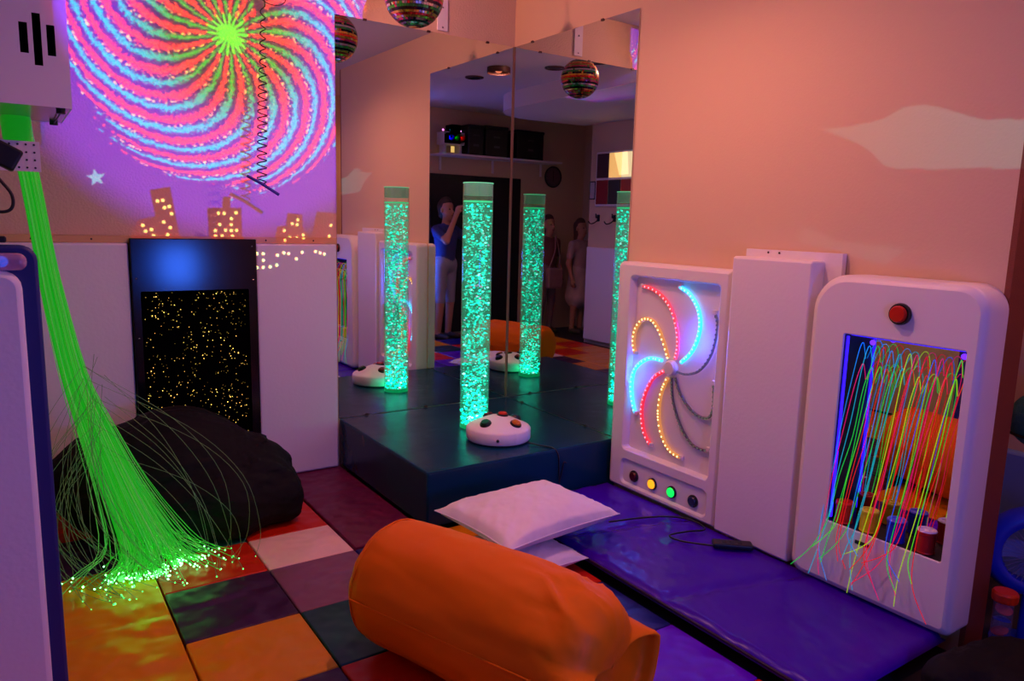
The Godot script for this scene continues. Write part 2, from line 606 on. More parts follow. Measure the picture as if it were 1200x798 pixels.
func build_platform() -> void:
	var t := thing("padded_platform", "low teal vinyl padded platform in the mirrored corner", "platform", Vector3(-0.642, 0, 0.61))
	var teal := vinyl(Color(0.03, 0.22, 0.32), 0.26, 0.3)
	part("cushion", soft_box(Vector3(1.28, 0.30, 1.2), 0.014, 3, true), teal, t)
	var st := begin()
	for s in [-1, 1]:
		tube_into(st, PackedVector3Array([Vector3(-0.632, 0.296, 0.594 * s), Vector3(0.632, 0.296, 0.594 * s)]), 0.004, 6)
		tube_into(st, PackedVector3Array([Vector3(0.634 * s, 0.296, -0.59), Vector3(0.634 * s, 0.296, 0.59)]), 0.004, 6)
	part("piping", done(st), teal, t)

# ---------------------------------------------------------------- floor mats
func build_mats() -> void:
	var C := {
		"yellow": vinyl(Color(0.86, 0.54, 0.0)), "red": vinyl(Color(0.78, 0.13, 0.05)), "plum": vinyl(Color(0.22, 0.07, 0.24)), "peach": vinyl(Color(0.95, 0.80, 0.76)),
		"mauve": vinyl(Color(0.50, 0.30, 0.42)), "teal": vinyl(Color(0.07, 0.25, 0.27)), "maroon": vinyl(Color(0.42, 0.10, 0.26)), "navy": vinyl(Color(0.10, 0.10, 0.40)), "violet": vinyl(Color(0.36, 0.0, 0.78)),
	}
	var xs := [-3.36, -2.94, -2.52, -2.09, -1.68, -1.27, -0.86]
	var zs := [0.03, 0.45, 0.88, 1.23, 1.66, 2.09, 2.51, 2.93, 3.35, 3.77, 4.19]
	var rows := [
		["navy", "plum", "", "", "", "", "yellow", "red", "yellow", "red"],
		["red", "plum", "", "", "", "", "red", "yellow", "navy", "yellow"],
		["plum", "teal", "red", "plum", "yellow", "plum", "peach", "navy", "yellow", "red"],
		["yellow", "red", "peach", "mauve", "teal", "red", "yellow", "plum", "red", "navy"],
		["", "", "", "navy", "plum", "yellow", "mauve", "violet", "teal", "yellow"],
		["", "", "", "yellow", "red", "navy", "violet", "red", "peach", "plum"],
	]
	var names := ["patchwork mat of mostly yellow squares beside the blue divider board", "patchwork mat with peach, mauve, teal and plum squares under the black beanbag", "patchwork mat with navy and violet squares under the orange bolster"]
	var cells := {}
	for m in 3:
		var t := thing("floor_mat", names[m], "mat", Vector3(0, -0.06, 0))
		for i in [m * 2, m * 2 + 1]:
			for j in zs.size() - 1:
				if rows[i][j] == "": continue
				var w: float = xs[i + 1] - xs[i] - (0.006 if (i % 2) == 1 else 0.0015); var d: float = zs[j + 1] - zs[j] - 0.0015
				var key := "%.3f %.3f" % [w, d]
				if not cells.has(key): cells[key] = soft_box(Vector3(w, 0.055, d), 0.008, 2, true, 0.006)
				part("patch", cells[key], C[rows[i][j]], t, Vector3((xs[i] + xs[i + 1]) / 2, 0, (zs[j] + zs[j + 1]) / 2))
		if m == 0: part("patch", soft_box(Vector3(0.834, 0.055, 1.628), 0.008, 2, true, 0.006), C.yellow, t, Vector3(-2.943, 0, 1.695))
	# the maroon strip along the platform
	var s := thing("floor_mat", "plain maroon mat strip along the side of the teal platform", "mat", Vector3(-1.48, -0.06, 0.62))
	part("pad", soft_box(Vector3(0.385, 0.058, 1.18), 0.01, 2, true, 0.004), C.maroon, s)
	# purple crash mat along the wall
	var p := thing("crash_mat", "long purple vinyl mat lying along the wall below the light panels", "mat", Vector3(-0.46, -0.06, 2.21))
	var purple := vinyl(Color(0.24, 0.0, 0.64), 0.25, 0.4)
	part("pad", bumpy_pad(0.76, 1.96, 0.115), purple, p)
	var st := begin()
	tube_into(st, PackedVector3Array([Vector3(-0.382, 0.10, -0.96), Vector3(-0.382, 0.10, 0.96)]), 0.006, 6)
	part("piping", done(st), vinyl(Color(0.16, 0.06, 0.20)), p)

func bumpy_pad(w: float, d: float, h: float) -> ArrayMesh:
	var nx := 30; var nz := 76
	var v := PackedVector3Array(); var ix := PackedInt32Array(); var nn := PackedVector3Array()
	var hgt := func(x: float, z: float) -> float:
		var e := minf(minf(w / 2 - absf(x), d / 2 - absf(z)), 0.03) / 0.03
		var b := h - 0.03 * pow(1.0 - e, 2.0)
		var q := Vector2(x * 3.1, z * 2.2)
		b += 0.010 * absf(wrinkle.get_noise_2d(q.x + z * 1.5, q.y)) * e
		b += 0.003 * wrinkle.get_noise_2d(x * 7.0 + 9.0, z * 3.0 + x * 4.0) * e
		for zc in [-0.42, 0.30]:
			b -= 0.012 * exp(-pow((z - zc - x * 0.25) / 0.03, 2.0)) * e
		return b
	for j in nz + 1:
		for i in nx + 1:
			var x := w * (float(i) / nx - 0.5); var z := d * (float(j) / nz - 0.5)
			var y: float = hgt.call(x, z)
			v.append(Vector3(x, y, z))
			var dx: float = (hgt.call(x + 0.004, z) - hgt.call(x - 0.004, z)) / 0.008
			var dz: float = (hgt.call(x, z + 0.004) - hgt.call(x, z - 0.004)) / 0.008
			nn.append(Vector3(-dx, 1, -dz).normalized())
	for j in nz:
		for i in nx:
			var o := j * (nx + 1) + i
			ix.append_array([o, o + 1, o + nx + 1, o + 1, o + nx + 2, o + nx + 1])
	var m := raw(v, nn, ix)
	var st := SurfaceTool.new()
	st.begin(Mesh.PRIMITIVE_TRIANGLES)
	st.append_from(m, 0, Transform3D())
	var sides := begin()
	var y := h - 0.03
	var c := [Vector3(-w / 2, 0, -d / 2), Vector3(-w / 2, 0, d / 2), Vector3(w / 2, 0, d / 2), Vector3(w / 2, 0, -d / 2)]
	for k in 4:
		var a: Vector3 = c[k]; var b: Vector3 = c[(k + 1) % 4]
		quad(sides, a, b, b + Vector3(0, y, 0), a + Vector3(0, y, 0))
	quad(sides, c[3], c[2], c[1], c[0])
	st.append_from(done(sides), 0, Transform3D())
	return st.commit()

# ---------------------------------------------------------------- the wall behind (city projection side)
func wall_pad(label: String, at: Vector3, turn: float, w: float, h: float, depth: float, group := "") -> Node3D:
	var t := thing("wall_pad", label, "wall pad", at, turn, group)
	part("cover", slab(w, h, depth, 0.012, 0.012), M.white, t)
	return t

func build_back_wall() -> void:
	wall_pad("white padded panel between the blue divider and the black star panel", Vector3(-2.815, 0.0, 0.003), 0, 0.75, 1.405, 0.055)
	wall_pad("white padded panel between the black star panel and the mirror", Vector3(-1.547, 0.0, 0.003), 0, 0.485, 1.405, 0.055)
	var b := thing("wall_batten", "narrow wooden batten running along the tops of the white pads", "batten", Vector3(-2.245, 1.407, 0.002))
	part("strip", box(Vector3(1.89, 0.034, 0.045), Vector3(0, 0.017, 0.0225)), M.wood, b)
	for x in [-0.62, -0.36, 0.05, 0.52, 0.80]: part("screw", ball_mesh(0.005, 4, 8), M.black, b, Vector3(x, 0.017, 0.045))
	# black panel of fibre-optic stars
	var t := thing("star_panel", "tall black glossy panel pricked with amber points of light", "light panel", Vector3(-2.112, 0.0, 0.003))
	var st := begin()
	var o := loop(-0.323, 0.0, 0.323, 1.43, 0.004, 2)
	var f := loop(-0.319, 0.004, 0.319, 1.426, 0.004, 2)
	var r := loop(-0.283, 0.05, 0.276, 1.15, 0.006, 2)
	var ri := loop(-0.280, 0.053, 0.273, 1.147, 0.006, 2)
	fill(st, o, 0, true)
	strip(st, o, 0, o, 0.066)
	strip(st, o, 0.066, f, 0.070)
	strip(st, f, 0.070, r, 0.070)
	strip(st, r, 0.070, ri, 0.045)
	var face := mat(Color(0.02, 0.022, 0.03), 0.14)
	part("frame", done(st), face, t)
	part("board", box(Vector3(0.57, 1.11, 0.006), Vector3(-0.003, 0.60, 0.040)), M.matt, t)
	var edge := begin()
	tube_into(edge, PackedVector3Array([Vector3(-0.321, 0.01, 0.069), Vector3(-0.321, 1.428, 0.069), Vector3(0.321, 1.428, 0.069), Vector3(0.321, 0.01, 0.069)]), 0.003, 5)
	part("edge_bead", done(edge), M.black, t)
	for p in [Vector2(-0.30, 1.22), Vector2(0.30, 1.39), Vector2(0.30, 1.20), Vector2(-0.30, 0.9)]: part("screw", ball_mesh(0.005, 4, 8), M.chrome, t, Vector3(p.x, p.y, 0.070))
	var where := []; var tints := []
	var spot := ball_mesh(1.0, 3, 6)
	for i in 760:
		var p := Vector2(rng.randf_range(-0.268, 0.262), rng.randf_range(0.06, 1.138))
		if wrinkle.get_noise_2d(p.x * 4.0, p.y * 4.0) < -0.28 and rng.randf() < 0.8: continue
		var big := rng.randf()
		var s := 0.0012 + 0.0016 * big * big
		where.append(Transform3D(Basis().scaled(Vector3(s, s, s * 0.6)), Vector3(p.x, p.y, 0.0435)))
		var w := (0.5 + 2.2 * big * big) * (1.3 if wrinkle.get_noise_2d(p.x * 3.0 + 5.0, p.y * 2.5) > 0.0 else 0.55)
		tints.append(Color(1.0 * w, (0.50 + 0.28 * rng.randf()) * w, 0.12 * w))
	copies("light_points", spot, M.bright, where, tints, t)

# ---------------------------------------------------------------- the side wall with the light panels
func build_side_wall() -> void:
	var t := wall_pad("white padded panel between the rope-light panel and the string-curtain box", Vector3(-0.004, 0.064, 2.285), -PI / 2, 0.43, 1.371, 0.115)
	var b := part("backing_board", box(Vector3(0.50, 1.406, 0.03), Vector3(0.045, 0.703, 0.015)), M.white, t)
	b.set_meta("label", "thin board behind the pad showing above it")
	for x in [-0.08, -0.02]: part("screw", ball_mesh(0.005, 4, 8), M.black, t, Vector3(x, 1.394, 0.031))

func round_button(called: String, r: float, cap: Material, rim: Material, parent: Node, at: Vector3, tilt := Basis(Vector3.RIGHT, PI / 2), tall := 1.0) -> void:
	var b := part(called, lathe([Vector2(r * 1.28, 0), Vector2(r * 1.28, 0.006 * tall), Vector2(r * 1.18, 0.011 * tall), Vector2(r * 1.0, 0.011 * tall)], 24), rim, parent, at)
	b.basis = tilt
	part("cap", lathe([Vector2(r, 0.004 * tall), Vector2(r, 0.014 * tall), Vector2(r * 0.86, 0.019 * tall), Vector2(0, 0.020 * tall)], 24), cap, b)

func build_rope_panel() -> void:
	# local x runs along the wall (world z), local z out of the wall
	var Z0 := 1.655
	var t := thing("rope_light_panel", "white moulded wall panel with spiral coloured rope lights and four buttons", "light panel", Vector3(-0.004, 0.02, Z0), -PI / 2)
	var D := 0.095
	var st := begin()
	var L := 1.255 - Z0; var R := 2.055 - Z0
	var o := loop(L, 0.042, R, 1.345, [0.01, 0.035, 0.02, 0.01], 6)
	var m := loop(L + 0.006, 0.046, R - 0.006, 1.339, [0.008, 0.031, 0.016, 0.008], 6)
	var i := loop(L + 0.02, 0.055, R - 0.02, 1.325, [0.005, 0.02, 0.01, 0.005], 6)
	fill(st, o, 0, true)
	strip(st, o, 0, o, D - 0.02, 1)
	strip(st, o, D - 0.02, m, D - 0.006, 1)
	strip(st, m, D - 0.006, i, D, 1)
	var split := 0.242
	var up := loop(L + 0.02, split, R - 0.02, 1.325, [0.005, 0.02, 0.0005, 0.0005], 6)
	var low := loop(L + 0.02, 0.055, R - 0.02, split, [0.0005, 0.0005, 0.01, 0.005], 6)
	var hole := [1.355 - Z0, 0.268, 2.0 - Z0, 1.275]
	var slot := [1.352 - Z0, 0.068, 2.0 - Z0, 0.222]
	for h in [[up, hole, 0.045, 0.03], [low, slot, 0.014, 0.035]]:
		var q: Array = h[1]
		var a := loop(q[0], q[1], q[2], q[3], h[3], 6)
		var b := loop(q[0] + 0.006, q[1] + 0.006, q[2] - 0.006, q[3] - 0.006, h[3] * 0.9, 6)
		var c := loop(q[0] + 0.012, q[1] + 0.012, q[2] - 0.012, q[3] - 0.012, h[3] * 0.8, 6)
		strip(st, h[0], D, a, D, 2)
		strip(st, a, D, b, D - 0.004, 3)
		strip(st, b, D - 0.004, c, D - h[2], 3)
		fill(st, c, D - h[2])
	part("moulding", done(st), M.plastic, t)
	var base := D - 0.045
	part("hub", turned(lathe([Vector2(0.042, 0), Vector2(0.042, 0.02), Vector2(0.034, 0.030), Vector2(0, 0.032)], 24), Transform3D(Basis(Vector3.RIGHT, PI / 2), Vector3.ZERO)), M.plastic, t, Vector3(1.669 - Z0, 0.796, base))
	var ropes := [
		["red", Color(1.0, 0.04, 0.10), 1.5, [[1.43, 1.236], [1.512, 1.224], [1.595, 1.184], [1.65, 1.133], [1.689, 1.062], [1.71, 0.99], [1.713, 0.924], [1.7, 0.871]]],
		["cyan", Color(0.02, 0.72, 1.0), 3.6, [[1.703, 1.254], [1.766, 1.228], [1.818, 1.179], [1.846, 1.128], [1.856, 1.066], [1.842, 0.991], [1.805, 0.92], [1.741, 0.859]]],
		["violet", Color(0.22, 0.16, 0.55), 0.12, [[1.943, 1.148], [1.966, 1.098], [1.963, 1.026], [1.943, 0.943], [1.903, 0.873], [1.849, 0.826], [1.778, 0.803], [1.72, 0.806]]],
		["grey", Color(0.2, 0.2, 0.2), 0.0, [[1.968, 0.793], [1.976, 0.723], [1.975, 0.658], [1.95, 0.61], [1.892, 0.602], [1.817, 0.632], [1.75, 0.694], [1.708, 0.771]]],
		["grey", Color(0.2, 0.2, 0.2), 0.0, [[1.964, 0.446], [1.93, 0.433], [1.857, 0.442], [1.792, 0.492], [1.734, 0.575], [1.697, 0.663], [1.683, 0.767]]],
		["amber", Color(1.0, 0.62, 0.12), 1.1, [[1.783, 0.35], [1.713, 0.364], [1.657, 0.408], [1.616, 0.487], [1.603, 0.584], [1.617, 0.676], [1.653, 0.759]]],
		["red", Color(1.0, 0.03, 0.12), 1.5, [[1.553, 0.36], [1.501, 0.418], [1.478, 0.494], [1.475, 0.575], [1.502, 0.662], [1.55, 0.741], [1.619, 0.791]]],
		["cyan", Color(0.02, 0.72, 1.0), 3.6, [[1.42, 0.512], [1.395, 0.578], [1.38, 0.658], [1.391, 0.742], [1.435, 0.8], [1.515, 0.844], [1.604, 0.847]]],
		["amber", Color(1.0, 0.62, 0.12), 1.1, [[1.394, 0.854], [1.377, 0.922], [1.392, 0.995], [1.444, 1.051], [1.512, 1.055], [1.569, 1.009], [1.615, 0.938], [1.649, 0.87]]],
	]
	var bead := ball_mesh(0.0056, 5, 8)
	for r in ropes:
		var pts := []
		for p in r[3]: pts.append(Vector3(p[0] - Z0, p[1] - 0.02, base + 0.014))
		var path := smooth_path(pts, 6)
		var lit: bool = r[2] > 0.5
		var clear := glow(r[1], r[2] * 0.55, Color(0.5, 0.5, 0.52)) if r[2] > 0.0 else mat(Color(0.36, 0.36, 0.40), 0.3)
		var rp := part("rope_light", tube(path, 0.0105 if lit else 0.007, 8), clear, t)
		rp.set_meta("label", ("%s lit rope light" if lit else "%s unlit rope light") % r[0])
		part("end_cap", soft_box(Vector3(0.024, 0.024, 0.022), 0.004), M.plastic, rp, pts[0] + Vector3(0, 0, -0.002))
		var where := []; var tints := []
		var run := 0.0
		for k in range(1, path.size()):
			run += path[k].distance_to(path[k - 1])
			if run >= 0.0165:
				run = 0.0
				where.append(Transform3D(Basis(), path[k] + Vector3(0, 0, 0.0075)))
				var c: Color = r[1]
				tints.append(Color(c.r * 3.0 + 0.7, c.g * 3.0 + 0.5, c.b * 3.0 + 0.45) * (1.0 if lit else 0.08))
		copies("leds", bead, M.bright, where, tints, rp)
	for g in [[1.391, 0.742], [1.842, 0.991]]:
		omni("rope_glow", Vector3(-0.004 - base - 0.014, g[1], g[0]), Color(0.16, 0.34, 1.0), 0.13, 0.01)
	var caps := [mat(Color(0.30, 0.02, 0.03), 0.3), glow(Color(1.0, 0.60, 0.08), 1.6, Color(0.8, 0.5, 0.1)), glow(Color(0.05, 1.0, 0.35), 1.2, Color(0.1, 0.7, 0.3)), mat(Color(0.16, 0.18, 0.30), 0.3)]
	var xs := [1.459, 1.605, 1.751, 1.902]
	for k in 4: round_button("button", 0.026, caps[k], M.gloss_black, t, Vector3(xs[k] - Z0, 0.132, D - 0.014))

func build_curtain_panel() -> void:
	var Z0 := 2.885
	var t := thing("string_curtain_box", "white rounded wall box with a curtain of glowing neon strings", "light panel", Vector3(-0.004, 0.03, Z0), -PI / 2)
	var D := 0.15
	var st := begin()
	var L := 2.535 - Z0; var R := 3.225 - Z0
	var o := loop(L, 0.034, R, 1.36, [0.10, 0.15, 0.06, 0.03], 10)
	var m := loop(L + 0.008, 0.042, R - 0.008, 1.352, [0.095, 0.145, 0.055, 0.026], 10)
	var i := loop(L + 0.028, 0.062, R - 0.028, 1.332, [0.08, 0.13, 0.04, 0.015], 10)
	fill(st, o, 0, true)
	strip(st, o, 0, o, D - 0.028, 1)
	strip(st, o, D - 0.028, m, D - 0.008, 1)
	strip(st, m, D - 0.008, i, D, 1)
	var q := [2.69 - Z0, 0.315, 3.17 - Z0, 1.125]
	var a := loop(q[0], q[1], q[2], q[3], 0.010, 10)
	var b := loop(q[0] + 0.004, q[1] + 0.004, q[2] - 0.004, q[3] - 0.004, 0.008, 10)
	strip(st, i, D, a, D, 2)
	strip(st, a, D, b, D - 0.006, 3)
	part("moulding", done(st), M.plastic, t)
	var well := begin()
	strip(well, b, D - 0.006, b, 0.02, 4)
	part("well_lining", done(well), mat(Color(0.10, 0.09, 0.13), 0.5), t)
	part("mirror_back", box(Vector3(q[2] - q[0], q[3] - q[1], 0.004), Vector3((q[0] + q[2]) / 2, (q[1] + q[3]) / 2, 0.022)), M.mirror, t)
	part("back_plate", box(Vector3(R - L - 0.06, 1.20, 0.004), Vector3((R + L) / 2, 0.70, 0.012)), M.matt, t)
	# ultraviolet strip lamps inside the opening
	part("lamp_strip", box(Vector3(0.006, q[3] - q[1] - 0.03, 0.012), Vector3(q[0] + 0.008, (q[1] + q[3]) / 2, 0.125)), glow(Color(0.16, 0.06, 1.0), 2.6), t)
	part("lamp_strip", box(Vector3(q[2] - q[0] - 0.03, 0.006, 0.012), Vector3((q[0] + q[2]) / 2, q[3] - 0.008, 0.110)), glow(Color(0.16, 0.06, 1.0), 1.6), t)
	for x in [q[0] + 0.10, q[2] - 0.03]: part("led", ball_mesh(0.0115, 6, 10), glow(Color(0.42, 0.16, 1.0), 1.8), t, Vector3(x, q[3] - 0.03, 0.10))
	for x in [q[0] + 0.10, q[2] - 0.03]: omni("ultraviolet_glow", Vector3(-0.004 - 0.10, 0.03 + q[3] - 0.03, Z0 + x), Color(0.20, 0.08, 1.0), 0.006, 0.01)
	# red push button above
	round_button("button", 0.033, mat(Color(0.75, 0.10, 0.04), 0.35), M.gloss_black, t, Vector3(2.917 - Z0, 1.228, D), Basis(Vector3.RIGHT, PI / 2), 1.6)
	part("slot_plate", soft_box(Vector3(0.06, 0.016, 0.008), 0.003), M.gloss_black, t, Vector3(2.86 - Z0, 0.275, D))
	# glowing strings
	var hues := [Color(0.0, 0.62, 1.0), Color(1.0, 0.03, 0.30), Color(0.05, 0.9, 0.25), Color(0.75, 1.0, 0.08), Color(0.0, 0.75, 0.85), Color(1.0, 0.10, 0.05), Color(0.45, 0.25, 1.0), Color(0.35, 1.0, 0.10), Color(1.0, 0.05, 0.45), Color(0.10, 0.40, 1.0)]
	var mats := []
	for h in hues: mats.append(glow(h, 0.42, Color(h.r * 0.8 + 0.1, h.g * 0.8 + 0.1, h.b * 0.8 + 0.1)))
	var order := [[0, 4, 2, 5, 0, 4, 3, 8, 5, 9, 8, 5, 7], [8, 2, 7, 5, 2, 4, 5, 3, 5, 2, 1, 3, 5]]
	var n := 13
	for row in 2:
		for k in n:
			var x: float = lerpf(q[0] + 0.03, q[2] - 0.025, (k + 0.5 * row) / n) + rng.randf_range(-0.006, 0.006)
			var top: float = q[3] - 0.075 - 0.075 * row + rng.randf_range(-0.014, 0.014)
			var mt: Material = mats[order[row][k]]
			var lean := -0.16 + rng.randf_range(-0.04, 0.02)
			var end_y := rng.randf_range(0.06, 0.24)
			var flick := rng.randf_range(-0.12, 0.12)
			var zf: float = 0.128 + 0.008 * row
			var pts := [Vector3(x, top - 0.05, 0.030), Vector3(x + 0.004, top - 0.012, 0.048), Vector3(x + 0.010, top + 0.022, 0.075), Vector3(x + 0.016, top + 0.006, 0.105), Vector3(x + 0.014, top - 0.08, zf)]
			var drop: float = top - 0.08 - 0.34
			for s in 3: pts.append(Vector3(x + 0.012 + lean * 0.42 * (s + 1) / 3.0 + rng.randf_range(-0.006, 0.006), top - 0.08 - drop * (s + 1) / 3.0, zf + 0.012 * s))
			var last: Vector3 = pts[-1]
			pts.append(Vector3(last.x + flick * 0.30 - 0.01, lerpf(last.y, end_y, 0.55), D + 0.026 + 0.012 * row))
			pts.append(Vector3(last.x + flick - 0.01, end_y, D + 0.035 + rng.randf_range(0, 0.03)))
			part("neon_string", tube(smooth_path(pts, 4), 0.0017, 5), mt, t)
	# four little spools standing on the sill of the opening
	var drums := [[2.745, Color(0.85, 0.10, 0.05), Color(0.90, 0.15, 0.08), "plain red spool"], [2.855, Color(0.92, 0.78, 0.06), Color(0.95, 0.88, 0.2), "yellow spool"], [2.968, Color(0.08, 0.14, 0.80), Color(0.45, 0.45, 1.0), "blue spool"], [3.085, Color(0.70, 0.07, 0.08), Color(0.95, 0.88, 0.96), "red spool with a pale lid"]]
	for d in drums:
		var dr := thing("spool", d[3] + " standing behind the neon strings", "spool", Vector3(-0.004 - 0.105, 0.03 + q[1] + 0.0045, d[0]), 0, "spools in the string-curtain box")
		part("body", lathe([Vector2(0, 0), Vector2(0.034, 0), Vector2(0.036, 0.004), Vector2(0.034, 0.008), Vector2(0.034, 0.074), Vector2(0.037, 0.077), Vector2(0.037, 0.088)], 24), mat(d[1], 0.4), dr)
		var lid := begin()
		lathe_into(lid, [Vector2(0.037, 0.088), Vector2(0.034, 0.092), Vector2(0.024, 0.092), Vector2(0.022, 0.088), Vector2(0.009, 0.088), Vector2(0.008, 0.093), Vector2(0, 0.093)], 24)
		for k in 3: box_into(lid, Vector3(0.015, 0.0895, 0), Vector3(0.016, 0.004, 0.005), Transform3D(Basis(Vector3.UP, TAU * k / 3)))
		part("lid", done(lid), mat(d[2], 0.35), dr)

# ---------------------------------------------------------------- the bubble tube and its control pod
func build_tube() -> void:
	var R := 0.09; var H := 1.49; var W := 1.385
	var t := thing("bubble_tube_lamp", "tall clear bubble tube glowing green on the teal platform", "lamp", Vector3(-0.619, PLATFORM, 0.569))
	part("base_ring", lathe([Vector2(0, 0.0), Vector2(0.088, 0.0), Vector2(0.088, 0.018), Vector2(0.084, 0.026), Vector2(0.0, 0.026)], 40), glow(Color(0.0, 0.8, 0.45), 0.5, Color(0.1, 0.3, 0.25)), t)
	part("acrylic_tube", lathe([Vector2(R, 0.016), Vector2(R, H)], 48, false), pane(Color(0.70, 1.0, 0.85), 0.10, 0.03), t)
	var rim := glow(Color(0.10, 0.95, 0.62), 0.55, Color(0.6, 0.9, 0.8))
	part("top_rim", lathe([Vector2(R - 0.005, H), Vector2(R - 0.005, H - 0.004), Vector2(R + 0.001, H - 0.004), Vector2(R + 0.001, H), Vector2(R - 0.005, H)], 48), rim, t)
	# frosted collar above the water
	part("collar", lathe([Vector2(R - 0.004, H - 0.075), Vector2(R - 0.004, H - 0.004)], 48, false), pane(Color(0.45, 0.85, 0.70), 0.55, 0.3), t)
	# water surface and the lit water itself
	part("water_surface", lathe([Vector2(R - 0.004, W - 0.008), Vector2(R - 0.004, W), Vector2(0, W)], 48), glow(Color(0.0, 0.95, 0.58), 0.75, Color(0.2, 0.6, 0.5)), t)
	var water := glow(Color(0.0, 0.85, 0.60), 0.55, Color(0.0, 0.25, 0.18))
	water.transparency = BaseMaterial3D.TRANSPARENCY_ALPHA
	water.albedo_color = Color(0.0, 0.25, 0.18, 0.20)
	water.roughness = 0.5
	part("water", lathe([Vector2(R - 0.005, 0.018), Vector2(R - 0.005, W - 0.008)], 40, false), water, t)
	var where := []; var tints := []
	for i in 3600:
		var y := 0.022 + (W - 0.04) * pow(rng.randf(), 1.12)
		var a := rng.randf() * TAU
		var rr: float = (R - 0.010) * sqrt(rng.randf_range(0.10, 1.0))
		var keep := wrinkle.get_noise_3d(cos(a) * rr * 30.0, y * 9.0, sin(a) * rr * 30.0)
		if keep < -0.02 and rng.randf() < 0.85: continue
		var s := 0.0022 + 0.0062 * pow(rng.randf(), 1.8)
		where.append(Transform3D(Basis.from_euler(Vector3(rng.randf() * 3.0, rng.randf() * 3.0, 0)).scaled(Vector3(s * 1.3, s * 0.8, s)), Vector3(sin(a) * rr, y, cos(a) * rr)))
		var low := 1.0 + 2.2 * pow(clampf(1.0 - y / 0.42, 0.0, 1.0), 1.5)
		var b := (0.4 + 3.0 * pow(rng.randf(), 1.8)) * low
		var pick := rng.randf()
		if pick < 0.90: tints.append(Color(0.0, 0.95 * b, 0.58 * b))
		elif pick < 0.97: tints.append(Color(0.35 * b, 1.1 * b, 0.9 * b))
		else: tints.append(Color(0.45 * b, 0.30 * b, 0.45 * b))
	copies("bubbles", ball_mesh(1.0, 3, 6), M.bright, where, tints, t)
	omni("bubble_glow", Vector3(-0.619, PLATFORM + 0.013, 0.569), Color(0.04, 1.0, 0.58), 0.03, 0.01)

func build_pod() -> void:
	var t := thing("control_pod", "white domed control pod with five coloured push buttons", "switch", Vector3(-0.636, PLATFORM, 0.874))
	part("shell", lathe([Vector2(0.185, 0.010), Vector2(0.190, 0.018), Vector2(0.190, 0.072), Vector2(0.182, 0.082), Vector2(0.165, 0.090), Vector2(0.10, 0.120), Vector2(0.055, 0.138), Vector2(0.02, 0.144), Vector2(0.0, 0.145)], 48, false), M.plastic, t)
	part("rubber_base", lathe([Vector2(0, 0), Vector2(0.178, 0.0), Vector2(0.183, 0.012), Vector2(0, 0.012)], 40), M.black, t)
	var toward := Vector3(-2.378, 0, 3.534).normalized()
	var right := Vector3(0.83, 0, 0.56)
	var j := part("socket", ball_mesh(0.009, 5, 10), M.black, t, toward * 0.190 + Vector3(0, 0.042, 0) + right * 0.0)
	j.set_meta("label", "small black socket")
	var caps := [[-0.072, 0.088, Color(0.02, 0.24, 0.12)], [0.098, 0.070, Color(0.75, 0.42, 0.06)], [0.022, -0.010, Color(0.80, 0.16, 0.03)], [-0.062, -0.085, Color(0.40, 0.06, 0.04)], [0.100, -0.080, Color(0.04, 0.05, 0.20)]]
	for c in caps:
		var p: Vector3 = right * c[0] + toward * c[1]
		var d := p.length()
		var y := 0.144 - pow(d / 0.165, 1.35) * 0.052
		var up := Vector3(p.x, 0.30, p.z).normalized() if d > 0.04 else Vector3(p.x, 0.6, p.z).normalized()
		var x := up.cross(Vector3.FORWARD).normalized()
		round_button("button", 0.027, mat(c[2], 0.32), M.gloss_black, t, Vector3(p.x, y - 0.004, p.z), Basis(x, up, x.cross(up)), 1.25)
	var cable := smooth_path([Vector3(-0.55, 0.312, 1.055), Vector3(-0.50, 0.306, 1.13), Vector3(-0.47, 0.304, 1.19), Vector3(-0.455, 0.27, 1.222), Vector3(-0.45, 0.20, 1.225), Vector3(-0.45, 0.105, 1.235)], 6)
	tag(part("pod_cable", tube(cable, 0.004, 6), M.black), "thin black cable running from the control pod over the platform edge", "cable")
	tag(part("cable_stub", tube(smooth_path([Vector3(-0.44, 0.11, 1.222), Vector3(-0.425, 0.17, 1.224), Vector3(-0.415, 0.22, 1.226), Vector3(-0.40, 0.215, 1.23)], 5), 0.004, 6), M.black), "short curled black wire against the platform front", "cable")

# ---------------------------------------------------------------- bolster, pillows, beanbag, cushion
func cloth(c: Color, depth := 0.9, rough := 0.62) -> StandardMaterial3D:
	var m := relief(mat(c, rough), M.creases, depth, 1.6)
	m.rim_enabled = true
	m.rim = 0.25
	m.rim_tint = 0.6
	return m

